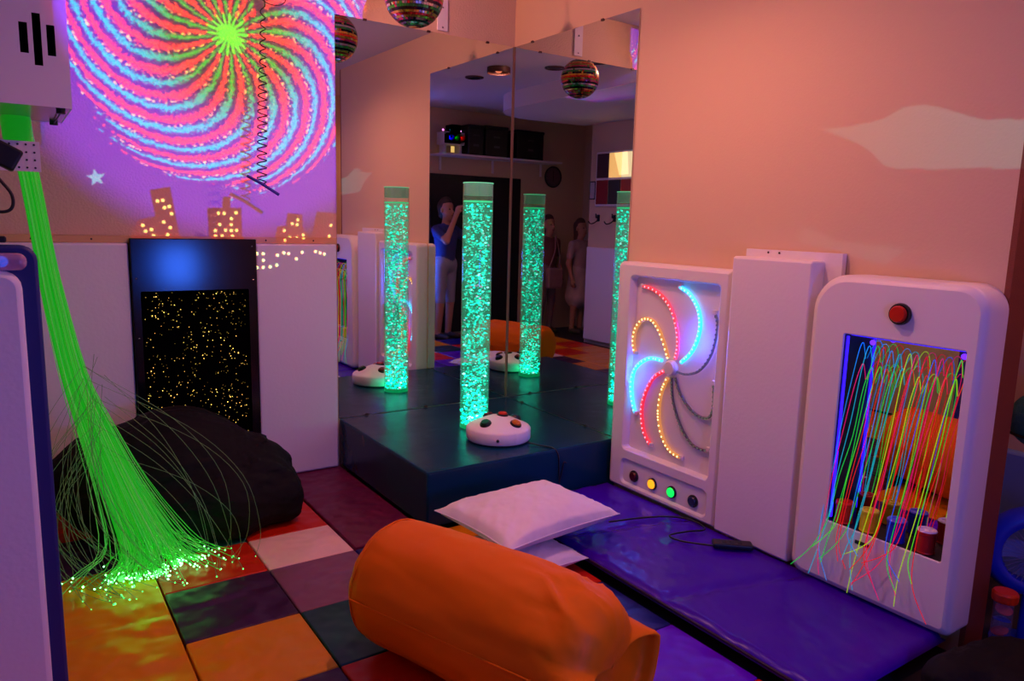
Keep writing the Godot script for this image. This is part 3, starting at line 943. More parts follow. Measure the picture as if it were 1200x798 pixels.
func build_soft_things() -> void:
	# bolster: axis from A to B
	var A := Vector3(-1.8606, 0.231, 1.9622); var B := Vector3(-1.5121, 0.231, 2.9053)
	var axis := (B - A).normalized(); var L := A.distance_to(B); var R := 0.231
	var t := thing("bolster", "large orange drum-shaped vinyl bolster with a sunken end", "bolster", (A + B) / 2 - Vector3(0, R, 0), atan2(axis.x, axis.z))
	var first := [Vector2(0.0, -0.5), Vector2(0.10, -0.503), Vector2(0.17, -0.492), Vector2(0.208, -0.470), Vector2(0.225, -0.43), Vector2(0.231, -0.37), Vector2(0.233, -0.2), Vector2(0.236, 0.0), Vector2(0.235, 0.16)]
	# the upper half slumps into a dome, the lower half ends in a standing lip with a sunken disc behind it
	var dome := first + [Vector2(0.233, 0.28), Vector2(0.226, 0.35), Vector2(0.212, 0.40), Vector2(0.190, 0.437), Vector2(0.160, 0.462), Vector2(0.115, 0.478), Vector2(0.07, 0.482), Vector2(0.03, 0.478), Vector2(0.0, 0.472)]
	var lip := first + [Vector2(0.233, 0.30), Vector2(0.235, 0.42), Vector2(0.239, 0.49), Vector2(0.240, 0.515), Vector2(0.234, 0.524), Vector2(0.222, 0.514), Vector2(0.206, 0.470), Vector2(0.10, 0.455), Vector2(0.0, 0.472)]
	var fine := []; var fine2 := []
	for i in dome.size() - 1:
		for k in 5:
			fine.append(dome[i].cubic_interpolate(dome[i + 1], dome[maxi(i - 1, 0)], dome[mini(i + 2, dome.size() - 1)], k / 5.0))
			fine2.append(lip[i].cubic_interpolate(lip[i + 1], lip[maxi(i - 1, 0)], lip[mini(i + 2, lip.size() - 1)], k / 5.0))
	fine.append(dome[-1]); fine2.append(lip[-1])
	var sides := 96
	var v := PackedVector3Array(); var ix := PackedInt32Array()
	for i in fine.size():
		for k in sides + 1:
			var a := TAU * (k % sides) / sides
			var p: Vector2 = fine[i].lerp(fine2[i], smoothstep(-0.16, 0.14, -cos(a) + 0.20))
			var dirv := Vector3(sin(a), cos(a), 0)
			var z: float = p.y * L / 1.0
			var outer := smoothstep(0.12, 0.22, p.x)
			var q := dirv * 1.6 + Vector3(0, 0, z * 2.0)
			var dr := 0.010 * wrinkle.get_noise_3dv(q * 1.2) * outer
			# folds fanning from the sunken end over the top
			var fold := exp(-pow((p.y - 0.34) / 0.16, 2.0)) * clampf(cos(a - 0.4) + 0.15, 0.0, 1.0)
			dr -= 0.020 * fold * absf(sin(a * 5.0 + p.y * 7.0 + 2.0 * wrinkle.get_noise_2d(a, p.y * 3.0)))
			dr -= 0.006 * exp(-pow((p.y + 0.05 - 0.10 * sin(a)) / 0.03, 2.0)) * clampf(cos(a + 0.6), 0.0, 1.0)
			# flattened where it rests
			var r2: float = p.x + dr
			var pos := dirv * r2
			if pos.y < -R + 0.012: pos.y = -R + 0.012 + (pos.y + R - 0.012) * 0.1
			v.append(Vector3(pos.x, pos.y + R, z))
	var w := sides + 1
	for i in fine.size() - 1:
		for k in sides:
			var o := i * w + k
			ix.append_array([o, o + 1, o + w, o + 1, o + w + 1, o + w])
	var nn := PackedVector3Array(); nn.resize(v.size())
	for k in range(0, ix.size(), 3):
		var g := (v[ix[k + 2]] - v[ix[k]]).cross(v[ix[k + 1]] - v[ix[k]])
		for s in 3: nn[ix[k + s]] += g
	for i in fine.size():
		var g := nn[i * w] + nn[i * w + sides]
		nn[i * w] = g; nn[i * w + sides] = g
	for i in nn.size(): nn[i] = nn[i].normalized()
	var orange := cloth(Color(0.92, 0.45, 0.0), 0.35, 0.55)
	orange.rim_enabled = false
	orange.metallic_specular = 0.3
	part("cover", raw(v, nn, ix), orange, t)
	var seam := begin()
	var along := PackedVector3Array()
	for i in 25:
		var z := lerpf(-0.43, 0.50, i / 24.0)
		along.append(Vector3(-0.2375 * sin(1.50), R + 0.2375 * cos(1.50), z * L))
	tube_into(seam, along, 0.0035, 6)
	var round_ := PackedVector3Array()
	for i in 41: round_.append(Vector3(0.222 * sin(TAU * i / 40), R + 0.222 * cos(TAU * i / 40), -0.445 * L))
	tube_into(seam, round_, 0.003, 6)
	part("seam", done(seam), orange, t)

	pillow("large white pillow lying on top of the other pillow by the platform", Vector3(-0.985, 0.118, 1.675), 0.13, Vector2(0.72, 0.53), 0.085, 1, Vector3(0.02, 0, -0.02))
	pillow("white pillow lying underneath the larger pillow", Vector3(-1.155, 0.0, 1.76), 0.04, Vector2(0.58, 0.46), 0.06, 2, Vector3.ZERO)

	# black beanbag
	var K := Color(0.02, 0.02, 0.025)
	var bean := [
		[Vector3(-2.62, 0.25, 0.39), Vector3(-2.30, 0.28, 0.41), 0.27, 0.30, K],
		[Vector3(-2.30, 0.28, 0.41), Vector3(-1.98, 0.21, 0.54), 0.29, 0.22, K],
		[Vector3(-2.10, 0.16, 0.67), Vector3(-1.88, 0.12, 0.71), 0.17, 0.14, K],
		[Vector3(-2.55, 0.12, 0.57), Vector3(-2.15, 0.12, 0.75), 0.17, 0.16, K],
	]
	var bm := skin(bean, 0.12, 0.016, 0.020, 2.4, 0.004)
	var bb := thing("beanbag", "black cloth beanbag slumped against the star panel", "beanbag", Vector3(-2.3, 0, 0.5))
	var black_cloth := cloth(Color(0.06, 0.055, 0.065), 0.8, 0.75)
	black_cloth.rim_enabled = false
	black_cloth.metallic_specular = 0.3
	part("cover", bm, black_cloth, bb, Vector3(2.3, 0, -0.5))

	# dark cushion at the end of the crash mat
	var cu := skin([[Vector3(-0.40, 0.05, 3.36), Vector3(-0.12, 0.05, 3.42), 0.10, 0.11, K], [Vector3(-0.30, 0.04, 3.52), Vector3(0.02, 0.04, 3.50), 0.10, 0.10, K]], 0.08, 0.014, 0.008, 5.0, -0.058)
	var cb := thing("floor_cushion", "black cloth cushion at the end of the purple mat", "cushion", Vector3(-0.2, -0.06, 3.45))
	part("cover", cu, black_cloth, cb, Vector3(0.2, 0.06, -3.45))

func pillow(label: String, at: Vector3, turn: float, s: Vector2, thick: float, seed_: int, tilt: Vector3) -> void:
	var t := thing("pillow", label, "pillow", at, turn)
	t.rotation = Vector3(tilt.x, turn, tilt.z)
	var n := 40
	var v := PackedVector3Array(); var nn := PackedVector3Array(); var ix := PackedInt32Array()
	for face in 2:
		var first := v.size()
		for j in n + 1:
			for i in n + 1:
				var a := 2.0 * i / n - 1.0; var b := 2.0 * j / n - 1.0
				# edges bow inwards a little between the pointed corners
				var x := a * s.x / 2 * (1.0 - 0.07 * (1.0 - b * b)); var z := b * s.y / 2 * (1.0 - 0.07 * (1.0 - a * a))
				var h := thick * pow(maxf((1.0 - a * a) * (1.0 - b * b), 0.0), 0.42)
				var wob := 0.010 * wrinkle.get_noise_2d(a * 2.2 + seed_ * 9.0, b * 2.0 + a) + 0.006 * absf(wrinkle.get_noise_2d(a * 4.0 + b * 3.0 + seed_, b * 5.0 - a * 2.0))
				h += wob * minf(1.0, h / 0.02) if face == 0 else 0.0
				var y := thick * 0.92 + (h if face == 0 else -h * 0.92)
				v.append(Vector3(x, y + 0.004 * sin(a * 4.0 + b * 3.0) * (absf(a * b)), z))
		for j in n:
			for i in n:
				var o := first + j * (n + 1) + i
				if face == 0: ix.append_array([o, o + 1, o + n + 1, o + 1, o + n + 2, o + n + 1])
				else: ix.append_array([o, o + n + 1, o + 1, o + 1, o + n + 1, o + n + 2])
	nn.resize(v.size())
	for k in range(0, ix.size(), 3):
		var g := (v[ix[k + 2]] - v[ix[k]]).cross(v[ix[k + 1]] - v[ix[k]])
		for q in 3: nn[ix[k + q]] += g
	for i in nn.size(): nn[i] = nn[i].normalized()
	var c := cloth(Color(0.92, 0.88, 0.90), 0.7, 0.75)
	part("case", raw(v, nn, ix), c, t)
	var st := begin()
	var hem := PackedVector3Array()
	for k in 81:
		var u := 4.0 * k / 80.0
		var p := Vector2(-1, -1).lerp(Vector2(1, -1), u) if u <= 1 else Vector2(1, -1).lerp(Vector2(1, 1), u - 1) if u <= 2 else Vector2(1, 1).lerp(Vector2(-1, 1), u - 2) if u <= 3 else Vector2(-1, 1).lerp(Vector2(-1, -1), u - 3)
		hem.append(Vector3(p.x * s.x / 2 * (1.0 - 0.07 * (1.0 - p.y * p.y)), thick * 0.92, p.y * s.y / 2 * (1.0 - 0.07 * (1.0 - p.x * p.x))))
	tube_into(st, hem, 0.003, 5)
	part("hem", done(st), c, t)

# ---------------------------------------------------------------- green fibre spray and its light source
func build_fibre_spray() -> void:
	var b := thing("light_source_box", "white metal light box with three upright vent slots above the green fibres", "light box", Vector3(-2.963, 1.952, 0.70))
	var st := begin()
	# front plate with three real slots
	var W := 0.48; var H := 0.52; var F := 0.30
	var cuts := [[0.098, 0.187, 0.296], [0.141, 0.147, 0.334], [0.185, 0.187, 0.298]]
	var xs := [-W / 2]
	for c in cuts: xs.append(c[0] - 0.0135); xs.append(c[0] + 0.0135)
	xs.append(W / 2)
	for i in xs.size() - 1:
		var x0: float = xs[i]; var x1: float = xs[i + 1]
		if i % 2 == 0: box_into(st, Vector3((x0 + x1) / 2, H / 2, F - 0.002), Vector3(x1 - x0, H, 0.004))
		else:
			var c: Array = cuts[i / 2]
			box_into(st, Vector3((x0 + x1) / 2, c[1] / 2, F - 0.002), Vector3(x1 - x0, c[1], 0.004))
			box_into(st, Vector3((x0 + x1) / 2, (c[2] + H) / 2, F - 0.002), Vector3(x1 - x0, H - c[2], 0.004))
	box_into(st, Vector3(-W / 2 + 0.002, H / 2, 0), Vector3(0.004, H, F * 2 - 0.008))
	box_into(st, Vector3(W / 2 - 0.002, H / 2, 0), Vector3(0.004, H, F * 2 - 0.008))
	box_into(st, Vector3(0, H - 0.002, 0), Vector3(W - 0.008, 0.004, F * 2 - 0.008))
	box_into(st, Vector3(0, H / 2, -F + 0.002), Vector3(W, H, 0.004))
	part("casing", done(st), M.plastic, b)
	part("inner_lining", box(Vector3(W - 0.02, H - 0.02, 0.004), Vector3(0, H / 2, F - 0.03)), M.matt, b)
	part("base_plate", box(Vector3(W - 0.006, 0.004, F * 2 - 0.01), Vector3(0, 0.003, 0)), mat(Color(0.72, 0.68, 0.70), 0.22, 0.7), b)
	for p in [Vector3(0.205, -0.004, 0.24), Vector3(0.205, -0.004, -0.24), Vector3(-0.205, -0.004, 0.24), Vector3(-0.205, -0.004, -0.24)]:
		part("foot", lathe([Vector2(0, -0.012), Vector2(0.016, -0.012), Vector2(0.016, 0.005), Vector2(0, 0.005)], 12), M.black, b, p)
	part("foot_rod", tube(PackedVector3Array([Vector3(0.205, -0.010, 0.24), Vector3(0.205, -0.010, -0.24)]), 0.003, 5), M.black, b)
	# perforated plate hanging behind
	var pp := part("perforated_plate", box(Vector3(0.34, 0.118, 0.004), Vector3(-0.038, -0.178, 0.10)), M.plastic, b)
	var holes := []
	for i in 12:
		for j in 4: holes.append(Transform3D(Basis(Vector3.RIGHT, PI / 2), Vector3(-0.19 + i * 0.0275, -0.222 + j * 0.030, 0.1025)))
	copies("holes", lathe([Vector2(0, 0), Vector2(0.0042, 0), Vector2(0.0042, 0.001), Vector2(0, 0.001)], 8), M.black, holes, [], pp)
	part("hanger", box(Vector3(0.02, 0.13, 0.012), Vector3(-0.17, -0.062, 0.092)), M.plastic, b)
	var sh := thing("shelf_bracket", "pair of plain white shelf arms carrying the light box from the wall", "bracket", Vector3(-3.40, 1.939, 0.70))
	for z in [0.20, -0.15]: part("arm", box(Vector3(0.50, 0.012, 0.03), Vector3(0, -0.006, z)), M.plastic, sh)

	# small black spotlight under the box with a hanging cable
	var s := thing("clip_spotlight", "small black spotlight with a looped cable under the light box", "lamp", Vector3(-2.985, 1.78, 0.98))
	part("body", turned(soft_box(Vector3(0.17, 0.085, 0.09), 0.01), Transform3D(Basis(Vector3(0, 0, 1), -0.5), Vector3.ZERO)), M.black, s)
	part("stalk", tube(PackedVector3Array([Vector3(-0.05, 0.03, 0), Vector3(-0.08, 0.172, -0.02)]), 0.010, 8), M.black, s)
	part("cable", tube(smooth_path([Vector3(-0.04, -0.01, 0), Vector3(0.0, -0.09, 0.01), Vector3(0.045, -0.16, 0.01), Vector3(0.040, -0.215, 0.01), Vector3(-0.01, -0.225, 0.01), Vector3(-0.10, -0.19, 0.01)], 6), 0.006, 6), M.black, s)

	# the spray of fibres
	var t := thing("fibre_optic_spray", "long spray of green glowing fibre-optic strands falling onto the mats", "fibre lamp", Vector3(-2.53, 0, 1.05))
	var off := Vector3(-2.53, 0, 1.05)
	var axis := [Vector3(-2.895, 1.86, 0.55), Vector3(-2.869, 1.705, 0.62), Vector3(-2.834, 1.368, 0.64), Vector3(-2.813, 1.186, 0.66), Vector3(-2.762, 0.851, 0.70), Vector3(-2.708, 0.645, 0.76), Vector3(-2.625, 0.367, 0.86), Vector3(-2.548, 0.13, 0.97)]
	var clumps := [Vector3(-2.675, 0, 1.05), Vector3(-2.60, 0, 1.07), Vector3(-2.515, 0, 1.07), Vector3(-2.43, 0, 1.01), Vector3(-2.355, 0, 1.01)]
	var st1 := begin(); var st2 := begin(); var st3 := begin()
	var tips := []; var tint := []
	for i in 270:
		var a := rng.randf() * TAU; var rr := sqrt(rng.randf())
		var o2 := Vector2(cos(a), sin(a)) * rr
		var wild := rng.randf() < 0.20
		var pts := []
		for k in axis.size():
			var f := float(k) / (axis.size() - 1)
			var spread := lerpf(0.036, 0.042, f) + 0.075 * pow(f, 4.0)
			if wild: spread *= 1.0 + 0.8 * f * f
			var p: Vector3 = axis[k] + Vector3(o2.x * spread, 0.0, o2.y * spread * 0.8) + Vector3(o2.y, o2.x, -o2.x) * 0.01
			pts.append(p - off)
		var end: Vector3 = pts[-1]
		# the ends lie in a few clumps on the mats
		var clump: Vector3 = clumps[mini(clumps.size() - 1, int((o2.x * 0.5 + 0.5) * clumps.size() + rng.randf_range(-0.7, 0.7)))] - off if not wild else Vector3(end.x + o2.x * 0.22, 0, end.z + rng.randf_range(-0.02, 0.14))
		var to := clump + Vector3(rng.randfn(0.0, 0.028), 0.006 + rng.randf() * 0.03, rng.randfn(0.0, 0.028))
		pts.append(end.lerp(to, 0.6) + Vector3(0, -0.01, 0))
		pts.append(to)
		var path := smooth_path(pts, 3)
		tube_into(st1 if i % 5 > 1 else st2, path, 0.0019, 3)
		tips.append(Transform3D(Basis().scaled(Vector3.ONE * rng.randf_range(0.0022, 0.0050)), pts[-1] + Vector3(0, 0.004, 0)))
		var g := rng.randf_range(1.0, 14.0)
		tint.append(Color(0.16 * g, 1.0 * g, 0.24 * g))
	# stray looping fibres
	for i in 46:
		var x0 := rng.randf_range(-0.20, 0.10)
		var h := rng.randf_range(0.25, 0.75)
		var from: Vector3 = axis[5] - off + Vector3(rng.randf_range(-0.06, 0.06), h - 0.45, rng.randf_range(-0.05, 0.10))
		var bulge := rng.randf_range(-0.30, -0.05) if i % 4 else rng.randf_range(0.10, 0.34)
		var end := Vector3(rng.randf_range(-0.30, 0.12) if bulge < 0.0 else rng.randf_range(0.15, 0.42), 0.012, rng.randf_range(-0.05, 0.20))
		var midp := from.lerp(end, 0.5) + Vector3(bulge, -0.06, 0.05)
		tube_into(st3, smooth_path([from, from.lerp(midp, 0.5) + Vector3(bulge * 0.3, 0.0, 0), midp, midp.lerp(end, 0.6) + Vector3(bulge * 0.15, -0.03, 0), end], 5), 0.0012, 3)
		tips.append(Transform3D(Basis().scaled(Vector3.ONE * rng.randf_range(0.002, 0.0045)), end))
		tint.append(Color(0.1, 1.0, 0.2) * rng.randf_range(0.8, 3.0))
	stuff(part("strands", done(st1), glow(Color(0.04, 0.85, 0.12), 0.36, Color(0.35, 0.6, 0.3)), t))
	stuff(part("paler_strands", done(st2), glow(Color(0.30, 0.85, 0.26), 0.30, Color(0.5, 0.75, 0.45)), t))
	stuff(part("stray_strands", done(st3), glow(Color(0.05, 0.6, 0.1), 0.10, Color(0.45, 0.55, 0.4)), t))
	copies("glowing_tips", ball_mesh(1.0, 4, 6), M.bright, tips, tint, t)
	part("sheath", tube(PackedVector3Array([Vector3(-2.90, 1.945, 0.52) - off, Vector3(-2.896, 1.87, 0.55) - off, Vector3(-2.884, 1.79, 0.585) - off]), 0.056, 16), glow(Color(0.04, 0.85, 0.15), 0.25, Color(0.2, 0.6, 0.2)), t)
	for p in [Vector3(-2.66, 0.030, 1.065), Vector3(-2.60, 0.030, 1.085), Vector3(-2.51, 0.032, 1.085), Vector3(-2.44, 0.034, 1.03), Vector3(-2.36, 0.034, 1.025)]:
		part("bright_tip", ball_mesh(0.0125, 6, 10), glow(Color(0.25, 1.0, 0.30), 3.0), t, p - off)
		omni("fibre_glow", p, Color(0.05, 1.0, 0.14), 0.030, 0.01)

# ---------------------------------------------------------------- near divider board
func build_divider() -> void:
	var t := thing("divider_board", "tall blue divider board with a white rounded padded face", "divider", Vector3(-3.270, -0.005, 1.79))
	part("board", slab(0.745, 1.468, 0.035, 0.045, 0.010), M.frame_blue, t)
	part("pad", turned(slab(0.69, 1.375, 0.05, 0.05, 0.016), Transform3D(Basis(), Vector3(-0.016, 0.02, 0.035))), M.white, t)
	part("top_cap", soft_box(Vector3(0.26, 0.018, 0.03), 0.006, 2), M.black, t, Vector3(0.17, 1.484, 0.017))
	var l := thing("colour_pebble_light", "small rounded colour-changing light clipped on top of the white divider pad", "lamp", Vector3(-3.005, 1.392, 1.85))
	part("shell", turned(soft_box(Vector3(0.16, 0.05, 0.05), 0.022, 3, true), Transform3D()), pane(Color(0.8, 0.6, 0.7), 0.55, 0.2), l)
	part("glow_core", ball_mesh(0.016, 6, 10), glow(Color(0.10, 0.35, 1.0), 1.2), l, Vector3(0.02, 0.025, 0.0))

# ---------------------------------------------------------------- mirror ball and spiral cord
func build_hanging() -> void:
	var t := thing("mirror_ball", "hanging mirror ball banded in red, gold and green tiles", "mirror ball", Vector3(-1.065, 2.745, 0.60))
	var R := 0.158
	var v := PackedVector3Array(); var nn := PackedVector3Array(); var ix := PackedInt32Array(); var cc := PackedColorArray()
	var bands := [Color(0.75, 0.06, 0.05), Color(0.85, 0.55, 0.10), Color(0.06, 0.05, 0.06), Color(0.10, 0.55, 0.14), Color(0.75, 0.70, 0.72), Color(0.08, 0.06, 0.09), Color(0.80, 0.10, 0.22), Color(0.55, 0.55, 0.08)]
	var rows := 34
	for j in rows:
		var la0 := -PI / 2 + PI * (j + 0.06) / rows; var la1 := -PI / 2 + PI * (j + 0.94) / rows
		var n := maxi(6, int(68 * cos((la0 + la1) / 2)))
		for i in n:
			var lo0 := TAU * (i + 0.05) / n; var lo1 := TAU * (i + 0.95) / n
			var q := []
			for c in [[la0, lo0], [la0, lo1], [la1, lo1], [la1, lo0]]: q.append(Vector3(cos(c[0]) * sin(c[1]), sin(c[0]), cos(c[0]) * cos(c[1])) * R)
			var nrm: Vector3 = (q[0] + q[1] + q[2] + q[3]).normalized()
			nrm = (nrm + Vector3(rng.randf_range(-1, 1), rng.randf_range(-1, 1), rng.randf_range(-1, 1)) * 0.03).normalized()
			var o := v.size()
			var col: Color = bands[j % bands.size()]
			if rng.randf() < 0.10: col = bands[rng.randi() % bands.size()]
			for p in q: v.append(p); nn.append(nrm); cc.append(col)
			ix.append_array([o, o + 2, o + 1, o, o + 3, o + 2])
	var tile := mat(Color.WHITE, 0.22, 0.9)
	tile.vertex_color_use_as_albedo = true
	part("core", ball_mesh(R - 0.003, 20, 32), M.gloss_black, t)
	stuff(part("mirror_tiles", raw(v, nn, ix, null, cc), tile, t))
	part("cap", lathe([Vector2(0.02, R - 0.004), Vector2(0.02, R + 0.012), Vector2(0.008, R + 0.018), Vector2(0, R + 0.018)], 16), M.chrome, t)
	part("wire", tube(PackedVector3Array([Vector3(0, R + 0.015, 0), Vector3(0, CEILING - 2.745 - 0.04, 0)]), 0.002, 5), M.chrome, t)
	part("motor", lathe([Vector2(0, CEILING - 2.745 - 0.045), Vector2(0.035, CEILING - 2.745 - 0.045), Vector2(0.038, CEILING - 2.745 - 0.001), Vector2(0, CEILING - 2.745 - 0.001)], 20), M.plastic, t)

	# spiral cord with a pull stick
	var c := thing("spiral_pull_cord", "dangling spiral cord with a dark pull stick before the projected swirl", "cord", Vector3(-1.84, 1.72, 0.40))
	var top := Vector3(0.03, CEILING - 1.72 - 0.002, 0.0)
	var pts := PackedVector3Array()
	pts.append(top)
	pts.append(Vector3(0.028, 0.95, 0))
	var turns := 21
	for i in turns * 10 + 1:
		var f := float(i) / (turns * 10)
		var y := lerpf(0.90, 0.02, pow(f, 0.86))
		var a := TAU * i / 10.0
		var r := lerpf(0.012, 0.024, smoothstep(0.0, 0.6, f))
		pts.append(Vector3(lerpf(0.028, 0.0, f) + r * cos(a), y, r * sin(a)))
	pts.append(Vector3(0.0, 0.0, 0.0))
	part("coil", tube(pts, 0.0032, 5), M.black, c)
	part("stick", tube(PackedVector3Array([Vector3(-0.075, 0.045, 0.0), Vector3(-0.005, 0.012, 0.0), Vector3(0.085, -0.045, 0.01)]), 0.008, 8), mat(Color(0.12, 0.09, 0.20), 0.4), c)
	var h := thing("ceiling_hook", "dark hanging grip with a wire hook high before the swirl", "hook", Vector3(-1.755, 2.66, 0.40))
	part("grip", lathe([Vector2(0, 0), Vector2(0.018, 0.004), Vector2(0.024, 0.03), Vector2(0.022, 0.10), Vector2(0.010, 0.12), Vector2(0, 0.12)], 14), mat(Color(0.16, 0.04, 0.04), 0.5), h)
	part("rod", tube(PackedVector3Array([Vector3(0, 0.11, 0), Vector3(0, CEILING - 2.66 - 0.001, 0)]), 0.004, 6), M.black, h)
	part("wire_hook", tube(smooth_path([Vector3(-0.06, -0.02, 0), Vector3(-0.02, -0.035, 0), Vector3(0.03, -0.030, 0), Vector3(0.06, 0.0, 0), Vector3(0.05, 0.05, 0), Vector3(0.02, 0.07, 0)], 5), 0.0025, 5), M.black, h)

# ---------------------------------------------------------------- remote and cable
func build_small() -> void:
	var t := thing("hand_switch", "black hand switch with a cable on the purple mat", "switch", Vector3(-0.205, 0.066, 2.262), -0.72)
	part("body", soft_box(Vector3(0.185, 0.026, 0.066), 0.009, 3, true), M.gloss_black, t)
	for i in 3: part("key", soft_box(Vector3(0.022, 0.006, 0.030), 0.003, 2, true), M.black, t, Vector3(-0.038 + i * 0.036, 0.022, 0))
	var path := smooth_path([Vector3(-0.285, 0.078, 2.225), Vector3(-0.37, 0.072, 2.10), Vector3(-0.375, 0.072, 2.02), Vector3(-0.27, 0.072, 2.03), Vector3(-0.17, 0.072, 2.06), Vector3(-0.135, 0.072, 1.98), Vector3(-0.165, 0.072, 1.88), Vector3(-0.30, 0.072, 1.80), Vector3(-0.52, 0.072, 1.74)], 8)
	tag(part("switch_cable", tube(path, 0.0045, 6), M.black), "looped black cable of the hand switch on the purple mat", "cable")

# ---------------------------------------------------------------- beyond the end of the side wall
func build_alcove() -> void:
	var t := thing("rain_tube", "clear rain-stick tube with an orange cap and coloured discs", "toy", Vector3(0.055, -0.06, 3.315))
	part("tube", lathe([Vector2(0.034, 0.01), Vector2(0.034, 0.27)], 28, false), pane(Color(0.6, 0.65, 0.9), 0.18, 0.05), t)
	part("cap", lathe([Vector2(0, 0.268), Vector2(0.042, 0.268), Vector2(0.044, 0.275), Vector2(0.044, 0.298), Vector2(0.038, 0.306), Vector2(0, 0.308)], 28), mat(Color(0.80, 0.20, 0.05), 0.4), t)
	part("foot", lathe([Vector2(0, 0), Vector2(0.042, 0), Vector2(0.042, 0.025), Vector2(0, 0.025)], 28), mat(Color(0.75, 0.20, 0.06), 0.4), t)
	var cs := [Color(0.8, 0.3, 0.05), Color(0.1, 0.2, 0.7), Color(0.75, 0.25, 0.05), Color(0.12, 0.2, 0.75), Color(0.8, 0.25, 0.1)]
	for i in 5:
		var d := part("disc", lathe([Vector2(0, 0), Vector2(0.028, 0.004), Vector2(0.030, 0.010), Vector2(0.010, 0.020), Vector2(0, 0.020)], 18), mat(cs[i], 0.4), t, Vector3(0, 0.05 + i * 0.044, 0))
		d.rotation = Vector3(0.3 * sin(i * 2.0), 0, 0.3 * cos(i * 3.0))
	# blue desk fan
	var f := thing("floor_fan", "round blue floor fan standing beyond the wall end", "fan", Vector3(0.30, -0.06, 3.30), -0.95)
	var blue := mat(Color(0.06, 0.20, 0.85), 0.35)
	var st := begin()
	var tilt := Transform3D(Basis(Vector3.RIGHT, PI / 2), Vector3(0, 0.40, 0))
	lathe_into(st, [Vector2(0.135, -0.055), Vector2(0.165, -0.05), Vector2(0.185, 0.0), Vector2(0.165, 0.05), Vector2(0.125, 0.06), Vector2(0.115, 0.045), Vector2(0.125, -0.03), Vector2(0.135, -0.055)], 48, tilt, false)
	part("shroud", done(st), blue, f)
	st = begin()
	for k in 36:
		var a := TAU * k / 36
		tube_into(st, PackedVector3Array([Vector3(sin(a) * 0.03, 0.40 + cos(a) * 0.03, 0.05), Vector3(sin(a) * 0.122, 0.40 + cos(a) * 0.122, 0.05)]), 0.002, 4)
	part("grille", done(st), mat(Color(0.45, 0.5, 0.75), 0.4), f)
	st = begin()
	for k in 4:
		var tb := Transform3D(Basis(Vector3(0, 0, 1), TAU * k / 4), Vector3(0, 0.40, 0)) * Transform3D(Basis(Vector3.UP, 0.5), Vector3.ZERO)
		box_into(st, Vector3(0, 0.065, 0.0), Vector3(0.07, 0.085, 0.003), tb)
	part("blades", done(st), mat(Color(0.5, 0.6, 0.85), 0.4), f)
	part("motor_hub", turned(lathe([Vector2(0, -0.07), Vector2(0.03, -0.06), Vector2(0.032, 0.045), Vector2(0, 0.052)], 20), tilt), blue, f)
	part("stem", tube(PackedVector3Array([Vector3(0, 0.015, 0), Vector3(0, 0.225, -0.0)]), 0.018, 10), blue, f)
	part("foot", lathe([Vector2(0, 0), Vector2(0.11, 0), Vector2(0.11, 0.012), Vector2(0.03, 0.03), Vector2(0, 0.03)], 28), blue, f)
	# teal ball on a wall peg shelf
	var b := thing("teal_ball", "teal rubber ball with pimples held in a wall ring", "ball", Vector3(0.50, 0.70, 3.20))
	part("ball", ball_mesh(0.12, 20, 32), relief(mat(Color(0.08, 0.48, 0.46), 0.5), M.fine, 1.0, 8.0), b, Vector3(0, 0.12, 0))
	var r := thing("ball_ring", "dark wall ring holding the teal ball", "bracket", Vector3(0.898, 0.76, 3.20))
	var ring := PackedVector3Array()
	for k in 33: ring.append(Vector3(-0.398 + 0.112 * sin(TAU * k / 32), 0, 0.112 * cos(TAU * k / 32)))
	part("ring", tube(ring, 0.006, 6), M.black, r)
	part("arm", tube(PackedVector3Array([Vector3(-0.286, 0, 0), Vector3(0, 0, 0)]), 0.007, 6), M.black, r)
	var p := thing("wall_pad", "pale blue padded panel low on the wall behind the fan", "wall pad", Vector3(0.899, -0.05, 3.1), -PI / 2)
	part("cover", slab(1.5, 0.62, 0.05, 0.02), mat(Color(0.45, 0.62, 0.95), 0.5), p)

